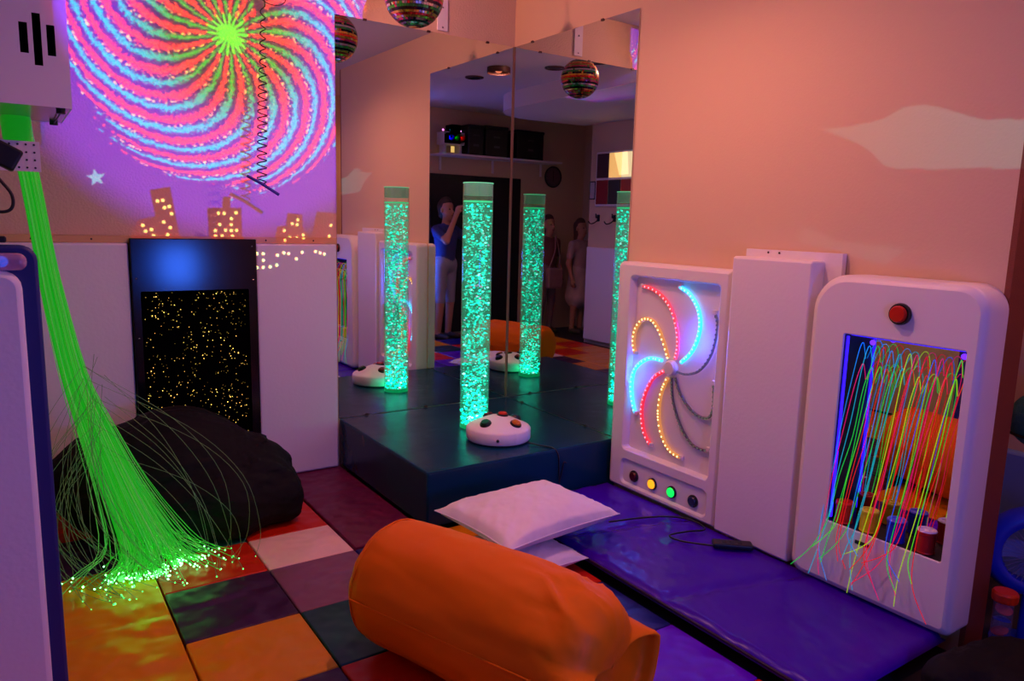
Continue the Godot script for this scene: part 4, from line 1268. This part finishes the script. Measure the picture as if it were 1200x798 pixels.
# ---------------------------------------------------------------- behind the camera, seen in the mirrors
func build_rear() -> void:
	var dark := mat(Color(0.06, 0.055, 0.08), 0.5)
	for k in 2:
		var d := structure("door_%d" % (k + 1), slab(0.74, 2.2, 0.03, 0.004, 0.004), dark, Vector3(-2.27 - 0.75 * k, -0.01, 4.80), "dark door leaf under the shelf")
		d.rotation.y = PI
		part("door_handle", soft_box(Vector3(0.10, 0.018, 0.03), 0.006), M.chrome, d, Vector3(0.28 if k == 0 else -0.28, 1.02, 0.045))
	var s := thing("wall_shelf", "long pale shelf above the dark doors carrying black crates", "shelf", Vector3(-2.90, 2.42, 4.625))
	part("board", box(Vector3(2.0, 0.025, 0.345), Vector3(0, 0.0125, 0)), M.plastic, s)
	for x in [-0.85, 0.0, 0.85]: part("bracket", box(Vector3(0.025, 0.18, 0.025), Vector3(x, -0.09, 0.158)), M.plastic, s)
	var crates := [[-2.425, 0.24, "narrow black plastic crate next to the projector", 0.40], [-2.76, 0.36, "middle black plastic crate on the shelf above the doors", 0.41], [-3.33, 0.46, "wide black plastic crate at the free end of the shelf", 0.40]]
	for c in crates:
		var b := thing("storage_crate", c[2], "crate", Vector3(c[0], 2.4455, 4.62))
		part("tub", soft_box(Vector3(c[1], c[3] - 0.04, 0.31), 0.012, 2, true), M.black, b)
		part("lid", soft_box(Vector3(c[1] + 0.02, 0.04, 0.32), 0.01, 2, true), M.gloss_black, b, Vector3(0, c[3] - 0.042, 0))
		part("handle", soft_box(Vector3(0.10, 0.022, 0.012), 0.004), mat(Color(0.22, 0.22, 0.24), 0.5), b, Vector3(0, 0.26, -0.158))
		part("label_card", box(Vector3(0.09, 0.03, 0.002), Vector3(0, 0.13, -0.156)), mat(Color(0.30, 0.30, 0.33), 0.6), b)
	var cl := thing("wall_clock", "round wall clock with a dark rim and dim face", "clock", Vector3(-3.99, 2.25, 4.799), PI)
	var turn := Transform3D(Basis(Vector3.RIGHT, PI / 2), Vector3.ZERO)
	part("rim", turned(lathe([Vector2(0.155, 0.0), Vector2(0.16, 0.02), Vector2(0.15, 0.032), Vector2(0.138, 0.02), Vector2(0.138, 0.0)], 40), turn), M.black, cl)
	part("face", turned(lathe([Vector2(0.14, 0.0), Vector2(0.14, 0.012), Vector2(0, 0.012)], 40), turn), mat(Color(0.40, 0.30, 0.34), 0.6), cl)
	part("hand", box(Vector3(0.008, 0.10, 0.003), Vector3(0, 0.04, 0.016)), M.black, cl)
	part("hand", box(Vector3(0.008, 0.075, 0.003), Vector3(0, -0.03, 0.016)), M.black, cl)
	var ticks := []
	for k in 12: ticks.append(Transform3D(Basis(Vector3(0, 0, 1), TAU * k / 12), Vector3(-sin(TAU * k / 12), cos(TAU * k / 12), 0) * 0.118 + Vector3(0, 0, 0.0135)))
	copies("ticks", box(Vector3(0.006, 0.02, 0.002)), M.black, ticks, [], cl)
	# blue light panel on the rear wall
	var bl := thing("blue_light_panel", "square blue glowing light panel low on the rear wall", "light panel", Vector3(-1.45, 0.74, 4.799), PI)
	part("frame", slab(0.60, 0.50, 0.04, 0.02), M.black, bl)
	part("screen", box(Vector3(0.52, 0.43, 0.008), Vector3(0, 0.25, 0.043)), glow(Color(0.08, 0.25, 1.0), 3.2), bl)
	# panel of coloured light squares on the opposite wall
	var q := thing("colour_square_light", "wall light of coloured squares, one pair glowing warm white", "light panel", Vector3(-3.649, 1.80, 2.97), PI / 2)
	part("frame", slab(0.76, 0.70, 0.035, 0.01, 0.006), M.plastic, q)
	var tiles := [[-0.24, 0.52, mat(Color(0.30, 0.14, 0.12), 0.4)], [0.0, 0.52, glow(Color(1.0, 0.72, 0.38), 1.5, Color(0.9, 0.8, 0.6))], [0.24, 0.52, glow(Color(1.0, 0.85, 0.62), 1.5, Color(0.9, 0.85, 0.7))], [-0.24, 0.18, mat(Color(0.55, 0.10, 0.06), 0.4)], [0.0, 0.18, mat(Color(0.20, 0.22, 0.14), 0.4)], [0.24, 0.18, mat(Color(0.75, 0.30, 0.10), 0.4)]]
	for k in tiles: part("light_tile", soft_box(Vector3(0.225, 0.31, 0.02), 0.006), k[2], q, Vector3(k[0], k[1], 0.038))
	var fr := thing("small_frame", "small dark framed card beside the coloured light squares", "picture", Vector3(-3.649, 1.89, 3.43), PI / 2)
	part("frame", slab(0.12, 0.24, 0.018, 0.004, 0.004), M.black, fr)
	part("card", box(Vector3(0.09, 0.21, 0.002), Vector3(0, 0.12, 0.0185)), mat(Color(0.72, 0.66, 0.72), 0.6), fr)
	for k in 2:
		var hk := thing("coat_hook", ["dark curved coat hook under the small framed card", "dark curved coat hook under the coloured light squares"][k], "hook", Vector3(-3.649, 1.60, [3.30, 2.98][k]), PI / 2)
		part("plate", slab(0.05, 0.09, 0.012, 0.01, 0.004), M.black, hk)
		part("prong", tube(smooth_path([Vector3(0, 0.06, 0.01), Vector3(0.02, 0.05, 0.06), Vector3(0.05, 0.06, 0.09), Vector3(0.06, 0.10, 0.10)], 5), 0.008, 8), M.black, hk)
		part("prong", tube(smooth_path([Vector3(0, 0.02, 0.01), Vector3(-0.03, -0.02, 0.05), Vector3(-0.07, -0.03, 0.08), Vector3(-0.10, 0.0, 0.09)], 5), 0.008, 8), M.black, hk)
	wall_pad("white padded panel under the coat hooks", Vector3(-3.648, 0.0, 3.02), PI / 2, 0.84, 1.26, 0.07)

# ---------------------------------------------------------------- the projector: tiny lamps behind picture slides
func lamp_chip(called: String, at: Vector3, facing: Vector3, size: float, c: Color, power: float, parent: Node3D) -> void:
	var q := QuadMesh.new()
	q.size = Vector2(size, size)
	var o := part(called, q, glow(c, power, Color.BLACK), parent)
	o.look_at_from_position(at, at - facing, Vector3.UP)
	o.position = at - parent.position

func in_poly(p: Vector2, poly: PackedVector2Array) -> bool:
	return Geometry2D.is_point_in_polygon(p, poly)

func slide_material(alpha: Image) -> StandardMaterial3D:
	var m := StandardMaterial3D.new()
	m.albedo_texture = ImageTexture.create_from_image(alpha)
	m.transparency = BaseMaterial3D.TRANSPARENCY_ALPHA
	m.roughness = 1.0
	m.specular_mode = BaseMaterial3D.SPECULAR_DISABLED
	m.texture_repeat = false
	return m

func slide_image(t: PackedFloat32Array, w: int, h: int) -> Image:
	var bytes := PackedByteArray()
	bytes.resize(w * h * 4)
	bytes.fill(0)
	for i in w * h: bytes[i * 4 + 3] = 255 - int(clampf(t[i], 0.0, 1.0) * 255.0)
	return Image.create_from_data(w, h, false, Image.FORMAT_RGBA8, bytes)

func slide_quad(a: Vector3, b: Vector3, c: Vector3, d: Vector3) -> ArrayMesh:   # top corner at picture (0, 0), then (1, 0), (1, 1), (0, 1)
	var n := (b - a).cross(d - a).normalized()
	return raw(PackedVector3Array([a, b, c, d]), PackedVector3Array([n, n, n, n]), PackedInt32Array([0, 1, 2, 0, 2, 3]), PackedVector2Array([Vector2(0, 0), Vector2(1, 0), Vector2(1, 1), Vector2(0, 1)]))

func build_projector() -> void:
	# the picture, in metres on the wall: a pinwheel of light over a skyline in a violet disc
	var x0 := -2.98; var x1 := -1.06; var y0 := 1.16; var y1 := 3.04
	var W := 800; var H := 784
	var R := PackedFloat32Array(); var G := PackedFloat32Array(); var B := PackedFloat32Array()
	R.resize(W * H); G.resize(W * H); B.resize(W * H)
	var speck := FastNoiseLite.new(); speck.seed = 21; speck.frequency = 1.0
	var polys := [
		PackedVector2Array([Vector2(-2.316, 1.683), Vector2(-2.214, 1.705), Vector2(-2.169, 1.38), Vector2(-2.445, 1.38), Vector2(-2.38, 1.524), Vector2(-2.294, 1.546)]),
		PackedVector2Array([Vector2(-2.03, 1.599), Vector2(-1.948, 1.602), Vector2(-1.946, 1.662), Vector2(-1.903, 1.664), Vector2(-1.905, 1.603), Vector2(-1.846, 1.605), Vector2(-1.844, 1.38), Vector2(-2.024, 1.38)]),
		PackedVector2Array([Vector2(-1.583, 1.584), Vector2(-1.495, 1.576), Vector2(-1.49, 1.48), Vector2(-1.463, 1.467), Vector2(-1.456, 1.38), Vector2(-1.67, 1.38), Vector2(-1.645, 1.504), Vector2(-1.594, 1.507)]),
		PackedVector2Array([Vector2(-1.405, 1.596), Vector2(-1.28, 1.589), Vector2(-1.28, 1.38), Vector2(-1.45, 1.38), Vector2(-1.435, 1.474)]),
	]
	var ctr := Vector2(-1.884, 2.537)
	for j in H:
		var y := lerpf(y1, y0, (j + 0.5) / H)
		for i in W:
			var x := lerpf(x0, x1, (i + 0.5) / W)
			var k := j * W + i
			var dx := x - ctr.x; var dy := y - ctr.y
			var r := sqrt(dx * dx + dy * dy)
			if r > 1.25: continue
			var red := 0.0; var green := 0.0
			var n1 := speck.get_noise_2d(x * 38.0, y * 38.0)
			var n3 := speck.get_noise_2d(x * 85.0, y * 85.0 + 7.0)
			var ring := smoothstep(0.26, 0.60, r + n1 * 0.05)
			var disc := 1.0 - smoothstep(0.96, 1.20, r)
			var blue := 0.46 * ring * disc
			var haze := blue
			if r < 0.92:
				var n2 := speck.get_noise_2d(x * 14.0 + 40.0, y * 14.0)
				var ph := (atan2(dy, dx) + 2.57 * r * r * r) * 18.0 / TAU + n2 * 0.12
				var f := fposmod(ph, 1.0)
				var edge := 0.83 + n2 * 0.06 + 0.03 * sin(ph * 2.4)
				var ragged := n1 * 0.12 + n3 * 0.22
				var thin := 1.0 - 0.55 * smoothstep(0.72, 0.86, r)
				if r < edge and r > 0.09:
					if absf(f - 0.25) < (0.125 + ragged) * thin: red = 0.85 + n3 * 0.5; blue = 0.26 * ring; green = 0.04 + 0.10 * maxf(n3, 0.0); haze = 0.0
					elif absf(f - 0.73) < (0.115 + ragged * 0.9) * thin * smoothstep(-0.25, 0.12, r) and (n1 > -0.62 or r > 0.5): green = 0.46 + 0.12 * ring; blue = ring; haze = 0.0
					elif absf(f - 0.49) < 0.05 and n1 > 0.22 and r > 0.12: red = 1.0; green = 0.75; blue = 0.12 + 0.5 * ring
				if r < 0.085 + 0.04 * n2 + 0.03 * sin(ph * TAU): green = 0.9; red = 0.05
			var p := Vector2(x, y)
			if y < 1.72:
				for q in polys:
					if in_poly(p, q): blue = 0.0; haze = 0.0; red = 0.05; break
			if y < 1.39: blue *= smoothstep(1.24, 1.39, y)
			R[k] = red + haze * 0.12
			G[k] = green + haze * 0.02
			B[k] = blue * 0.85 * (1.0 + 0.15 * n3)
	var dots := [[-2.28, 1.627], [-2.255, 1.632], [-2.246, 1.593], [-2.223, 1.6], [-2.213, 1.562], [-2.254, 1.517], [-2.222, 1.488], [-2.357, 1.498], [-2.346, 1.465], [-2.317, 1.476], [-2.307, 1.441], [-2.238, 1.448], [-1.971, 1.571], [-1.939, 1.572], [-1.875, 1.576], [-1.902, 1.542], [-1.966, 1.508], [-1.903, 1.509], [-1.991, 1.475], [-1.934, 1.478], [-1.903, 1.476], [-1.874, 1.477], [-1.99, 1.444], [-1.9, 1.445], [-1.953, 1.445], [-1.522, 1.545], [-1.555, 1.521], [-1.528, 1.515], [-1.604, 1.481], [-1.492, 1.457], [-1.569, 1.436], [-1.498, 1.428], [-1.611, 1.412], [-1.532, 1.436], [-1.317, 1.517], [-1.331, 1.451], [-1.776, 1.331], [-1.74, 1.331], [-1.741, 1.292], [-1.66, 1.322], [-1.621, 1.337], [-1.591, 1.331], [-1.511, 1.339], [-1.547, 1.3], [-1.428, 1.344], [-1.4, 1.336], [-1.373, 1.33], [-1.778, 1.252], [-1.742, 1.252], [-1.703, 1.254], [-1.663, 1.264]]
	for d in dots:
		var ci := int((d[0] - x0) / (x1 - x0) * W); var cj := int((y1 - d[1]) / (y1 - y0) * H)
		for dj in range(-4, 5):
			for di in range(-4, 5):
				if di * di + dj * dj > 14: continue
				var k := clampi(cj + dj, 0, H - 1) * W + clampi(ci + di, 0, W - 1)
				R[k] = 0.9; G[k] = 1.0; B[k] = maxf(B[k], 0.2)
	var star := PackedVector2Array()
	for i in 10: star.append(Vector2(-2.563, 1.734) + Vector2.from_angle(PI / 2 + 0.15 + TAU * i / 10) * (0.046 if i % 2 == 0 else 0.019))
	for j in range(int((y1 - 1.80) / (y1 - y0) * H), int((y1 - 1.67) / (y1 - y0) * H)):
		for i in range(int((-2.63 - x0) / (x1 - x0) * W), int((-2.50 - x0) / (x1 - x0) * W)):
			if in_poly(Vector2(lerpf(x0, x1, (i + 0.5) / W), lerpf(y1, y0, (j + 0.5) / H)), star):
				R[j * W + i] = 0.10; G[j * W + i] = 0.42; B[j * W + i] = 0.55

	var t := thing("picture_projector", "white projector throwing a pinwheel over a city, at the shelf end", "projector", Vector3(-2.12, 2.4455, 4.60))
	var ds := 0.18
	var size := 0.0003
	var chan := [["red", R, Color(1.0, 0.05, 0.02), -0.09], ["green", G, Color(0.04, 1.0, 0.04), 0.0], ["blue", B, Color(0.02, 0.05, 1.0), 0.09]]
	var power := {"red": POWER_R, "green": POWER_G, "blue": POWER_B}
	var duct := begin()
	var zb := LENS.z + 0.004; var zs := LENS.z - ds
	for c in chan:
		var e := LENS + Vector3(c[3], 0, 0)
		lamp_chip("lamp", e, Vector3(0, 0, -1), size, c[2], power[c[0]], t)
		var sc := ds / e.z
		var l := e.x + (x0 - e.x) * sc; var r := e.x + (x1 - e.x) * sc; var b := e.y + (y0 - e.y) * sc; var u := e.y + (y1 - e.y) * sc
		var o := -t.position
		var s := part("slide", slide_quad(o + Vector3(l, u, zs), o + Vector3(r, u, zs), o + Vector3(r, b, zs), o + Vector3(l, b, zs)), slide_material(slide_image(c[1], W, H)), t)
		s.set_meta("label", "%s picture slide" % c[0])
		for side in [l - 0.001, r + 0.001]: box_into(duct, o + Vector3(side, (b + u) / 2, (zb + zs) / 2), Vector3(0.002, u - b + 0.006, zb - zs + 0.004))
		for side in [b - 0.001, u + 0.001]: box_into(duct, o + Vector3((l + r) / 2, side, (zb + zs) / 2), Vector3(r - l + 0.006, 0.002, zb - zs + 0.004))
	box_into(duct, -t.position + Vector3(LENS.x, LENS.y - 0.02, zb + 0.003), Vector3(0.29, 0.13, 0.004))
	# added side lamp, stands in for stars the mirror throws on the side wall
	var W2 := 400; var H2 := 260
	var e2 := Vector3(-2.17, 2.80, 4.62); var d2 := 0.12
	var s1 := PackedVector2Array([Vector2(2.403, 2.001), Vector2(2.549, 2.003), Vector2(2.677, 2.015), Vector2(2.759, 2.059), Vector2(2.826, 2.059), Vector2(2.925, 2.029), Vector2(3.051, 1.98), Vector2(3.25, 1.963), Vector2(3.25, 1.795), Vector2(3.071, 1.806), Vector2(2.95, 1.811), Vector2(2.787, 1.812), Vector2(2.698, 1.829), Vector2(2.644, 1.889), Vector2(2.576, 1.928), Vector2(2.495, 1.962)])
	var s2 := PackedVector2Array([Vector2(2.339, 1.582), Vector2(2.4, 1.572), Vector2(2.513, 1.523), Vector2(2.768, 1.508), Vector2(2.828, 1.497), Vector2(2.79, 1.472), Vector2(2.751, 1.432), Vector2(2.646, 1.453), Vector2(2.546, 1.481), Vector2(2.421, 1.498), Vector2(2.332, 1.513)])
	var T := PackedFloat32Array(); T.resize(W2 * H2)
	var za := 4.465; var zc := 4.635; var ya := 2.70; var yb := 2.815
	for j in H2:
		for i in W2:
			var sp := Vector2(lerpf(za, zc, (i + 0.5) / W2), lerpf(yb, ya, (j + 0.5) / H2))
			var wp := Vector2(e2.z + (sp.x - e2.z) * (-e2.x / d2), e2.y + (sp.y - e2.y) * (-e2.x / d2))
			if in_poly(wp, s1): T[j * W2 + i] = 1.0
			elif in_poly(wp, s2): T[j * W2 + i] = 0.45
	var xq := e2.x + d2
	var o2 := -t.position
	lamp_chip("lamp", e2, Vector3(1, 0, 0), size, Color(0.36, 0.85, 0.95), POWER_S, t)
	var sl := part("slide", slide_quad(o2 + Vector3(xq, yb, za), o2 + Vector3(xq, yb, zc), o2 + Vector3(xq, ya, zc), o2 + Vector3(xq, ya, za)), slide_material(slide_image(T, W2, H2)), t)
	sl.set_meta("label", "added star slide standing in for stars reflected by the mirror")
	for y in [ya - 0.001, yb + 0.001]: box_into(duct, o2 + Vector3((e2.x - 0.006 + xq) / 2, y, (za + zc) / 2), Vector3(xq - e2.x + 0.012, 0.002, zc - za + 0.004))
	for z in [za - 0.001, zc + 0.001]: box_into(duct, o2 + Vector3((e2.x - 0.006 + xq) / 2, (ya + yb) / 2, z), Vector3(xq - e2.x + 0.012, yb - ya, 0.002))
	box_into(duct, o2 + Vector3(e2.x - 0.008, (ya + yb) / 2, (za + zc) / 2), Vector3(0.004, yb - ya + 0.004, zc - za + 0.004))
	part("lamp_ducts", done(duct), M.matt, t)
	# outer casing, stand, and glowing balls added for the bright lens spots
	var shell := begin()
	box_into(shell, Vector3(0, 0.278, 0.028), Vector3(0.30, 0.008, 0.20))
	box_into(shell, Vector3(0, 0.125, 0.028), Vector3(0.30, 0.012, 0.20))
	for s in [-1, 1]: box_into(shell, Vector3(0.154 * s, 0.20, 0.028), Vector3(0.008, 0.162, 0.20))
	for s in [-1, 1]: box_into(shell, Vector3(0.12 * s, 0.06, 0.03), Vector3(0.03, 0.12, 0.14))
	part("casing", done(shell), M.plastic, t)
	part("lens_glow_ball", ball_mesh(0.014, 6, 10), glow(Color(1.0, 0.45, 0.9), 5.0), t, Vector3(0.16, 0.30, -0.05))
	part("lens_glow_ball", ball_mesh(0.012, 6, 10), glow(Color(1.0, 0.6, 0.95), 5.0), t, Vector3(-0.10, 0.30, -0.06))
	part("base_light", box(Vector3(0.05, 0.08, 0.01), Vector3(0.0, 0.06, -0.03)), glow(Color(1.0, 0.78, 0.45), 1.5), t)
	# body of the added violet fill lamp, out of view
	var w := thing("added_fill_lamp", "added unseen fill lamp, black with a violet glowing face near the shelf end", "lamp", Vector3(-1.20, 2.50, 4.49))
	part("housing", soft_box(Vector3(0.26, 0.20, 0.09), 0.012, 2), M.black, w, Vector3(0, 0.12, 0.0))
	part("face", box(Vector3(0.22, 0.16, 0.006), Vector3(0, 0.12, -0.049)), glow(Color(0.5, 0.45, 1.0), 2.0), w)
	part("arm", tube(PackedVector3Array([Vector3(0, 0.10, 0.04), Vector3(0, 0.02, 0.18), Vector3(0, 0.02, 0.308)]), 0.012, 8), M.black, w)

# ---------------------------------------------------------------- the visitors seen in the mirrors
func person(label: String, at: Vector3, turn: float, look: Dictionary, camera_up: bool) -> void:
	var t := thing("person", label, "person", at, turn)
	var S: Color = look.skin; var T: Color = look.top; var L: Color = look.low; var F: Color = look.shoe
	var k: float = look.tall / 1.75
	var j := func(x: float, y: float, z: float) -> Vector3: return Vector3(x, y, z) * k
	var b := []
	# legs, pelvis, torso (facing -z)
	for s in [-1, 1]:
		b.append([j.call(0.09 * s, 0.92, 0), j.call(0.10 * s, 0.50, -0.01), 0.095 * k, 0.062 * k, L])
		b.append([j.call(0.10 * s, 0.50, -0.01), j.call(0.105 * s, 0.09, 0.02), 0.058 * k, 0.040 * k, S if look.bare else L])
		b.append([j.call(0.105 * s, 0.045, 0.03), j.call(0.115 * s, 0.035, -0.14), 0.042 * k, 0.032 * k, F])
	b.append([j.call(-0.05, 0.96, 0), j.call(0.05, 0.96, 0), 0.125 * k, 0.125 * k, L])
	if look.skirt:
		b.append([j.call(0, 0.95, 0), j.call(0, 0.58, 0), 0.145 * k, 0.20 * k, L])
	b.append([j.call(0, 1.05, 0), j.call(0, 1.30, -0.005), 0.125 * k, 0.150 * k, T])
	b.append([j.call(-0.10, 1.36, 0), j.call(0.10, 1.36, 0), 0.105 * k, 0.105 * k, T])
	b.append([j.call(0, 1.42, 0.0), j.call(0, 1.54, -0.015), 0.055 * k, 0.050 * k, S])
	# head
	b.append([j.call(0, 1.60, -0.035), j.call(0, 1.675, -0.012), 0.070 * k, 0.088 * k, S])
	b.append([j.call(0, 1.545, -0.055), j.call(0, 1.57, -0.07), 0.045 * k, 0.040 * k, S])
	b.append([j.call(0, 1.645, -0.10), j.call(0, 1.612, -0.118), 0.010 * k, 0.016 * k, S])
	for s in [-1, 1]: b.append([j.call(0.088 * s, 1.64, -0.005), j.call(0.090 * s, 1.61, -0.005), 0.016 * k, 0.014 * k, S])
	# arms
	var hands := []
	for s in [-1, 1]:
		var sh: Vector3 = j.call(0.185 * s, 1.39, 0)
		var el: Vector3 = j.call(0.235 * s, 1.26, -0.20) if camera_up else j.call(0.235 * s, 1.10, 0.02)
		var wr: Vector3 = j.call(0.085 * s, 1.585, -0.235) if camera_up else j.call(0.24 * s, 0.86, -0.06)
		b.append([sh, sh.lerp(el, 0.62), 0.062 * k, 0.055 * k, T])
		b.append([sh.lerp(el, 0.55), el, 0.046 * k, 0.042 * k, S])
		b.append([el, wr, 0.042 * k, 0.028 * k, S])
		hands.append([wr, s])
	for h in hands:
		var wr: Vector3 = h[0]; var s: int = h[1]
		var fwd: Vector3 = Vector3(-0.35 * s, 0.85, -0.1).normalized() if camera_up else Vector3(0.02 * s, -1, -0.12).normalized()
		var across := Vector3(0, 0, -1) if not camera_up else Vector3(-0.2 * s, 0.0, -1).normalized()
		var palm := wr + fwd * 0.075 * k
		b.append([wr, palm, 0.028 * k, 0.034 * k, S])
		for fi in 4:
			var base := palm + across * (0.026 - 0.017 * fi) * k
			var bend := fwd.lerp(Vector3(-s, 0, 0), 0.35).normalized()
			var mid := base + bend * (0.040 - 0.004 * absf(fi - 1)) * k
			var tip := mid + fwd.lerp(Vector3(-s, -0.1, 0), 0.75).normalized() * (0.034 - 0.004 * absf(fi - 1)) * k
			b.append([base, mid, 0.0098, 0.009, S]); b.append([mid, tip, 0.009, 0.0085, S])
		var th := wr + fwd * 0.03 * k + across * 0.028 * k
		b.append([th, th + (across + fwd * 0.6).normalized() * 0.045 * k, 0.011, 0.0095, S])
	var m := mat(Color.WHITE, 0.75)
	m.vertex_color_use_as_albedo = true
	part("body", skin(b, 0.022, 0.0145), m, t)
	# hair
	var hr: Color = look.hair
	var hb := [[j.call(0, 1.70, 0.012), j.call(0, 1.725, 0.0), 0.092 * k, 0.080 * k, hr], [j.call(0, 1.65, 0.035), j.call(0, 1.58 if not look.long else 1.42, 0.055), 0.078 * k, 0.05 * k, hr]]
	var hm := mat(Color.WHITE, 0.6); hm.vertex_color_use_as_albedo = true
	part("hair", skin(hb, 0.04, 0.012), hm, t)
	var eye: Material = M.gloss_black
	for s in [-1, 1]: part("eye", ball_mesh(0.011 * k, 5, 8), eye, t, j.call(0.033 * s, 1.648, -0.088))
	part("mouth", soft_box(Vector3(0.045, 0.008, 0.008) * k, 0.003), mat(Color(0.5, 0.2, 0.2), 0.6), t, j.call(0, 1.568, -0.108))

func build_people() -> void:
	var skin_c := Color(0.50, 0.26, 0.18)
	person("person in a blue shirt and pale shorts holding a camera to the face", Vector3(-2.02, -0.06, 4.56), 0.40, {"tall": 1.88, "skin": skin_c, "top": Color(0.03, 0.04, 0.20), "low": Color(0.28, 0.30, 0.42), "shoe": Color(0.04, 0.04, 0.05), "hair": Color(0.05, 0.03, 0.02), "long": false, "skirt": false, "bare": true}, true)
	var basis := Basis(Vector3.UP, 0.40)
	var c := thing("photo_camera", "small black camera held up by the person in blue", "camera", Vector3(-2.02, -0.05, 4.56) + basis * Vector3(0, 1.72, -0.27), 0.40)
	part("body", soft_box(Vector3(0.135, 0.085, 0.06), 0.01, 2), M.black, c)
	part("lens", turned(lathe([Vector2(0, 0), Vector2(0.034, 0), Vector2(0.034, 0.07), Vector2(0.028, 0.072), Vector2(0, 0.066)], 24), Transform3D(Basis(Vector3.RIGHT, -PI / 2), Vector3(0, -0.004, -0.03))), M.gloss_black, c)
	person("person in a pale top and cream skirt near the clock", Vector3(-4.12, -0.06, 4.25), 0.25, {"tall": 1.66, "skin": skin_c, "top": Color(0.45, 0.32, 0.36), "low": Color(0.55, 0.42, 0.46), "shoe": Color(0.1, 0.08, 0.08), "hair": Color(0.08, 0.04, 0.03), "long": true, "skirt": true, "bare": true}, false)
	person("person in dark clothes standing before the dark doors", Vector3(-3.68, -0.06, 4.45), 0.15, {"tall": 1.70, "skin": skin_c, "top": Color(0.16, 0.06, 0.07), "low": Color(0.22, 0.14, 0.16), "shoe": Color(0.03, 0.03, 0.03), "hair": Color(0.06, 0.03, 0.02), "long": true, "skirt": false, "bare": false}, false)
	var bag := thing("shoulder_bag", "pale cloth shoulder bag carried by the person in dark clothes", "bag", Vector3(-3.66, 0.62, 4.24), 0.15)
	part("pouch", soft_box(Vector3(0.30, 0.30, 0.08), 0.03, 3, true), cloth(Color(0.60, 0.45, 0.48)), bag)
	part("strap", tube(smooth_path([Vector3(-0.12, 0.28, 0), Vector3(-0.10, 0.55, 0.02), Vector3(-0.06, 0.76, 0.06), Vector3(-0.02, 0.55, 0.02), Vector3(0.12, 0.28, 0)], 6), 0.010, 6), cloth(Color(0.60, 0.45, 0.48)), bag)
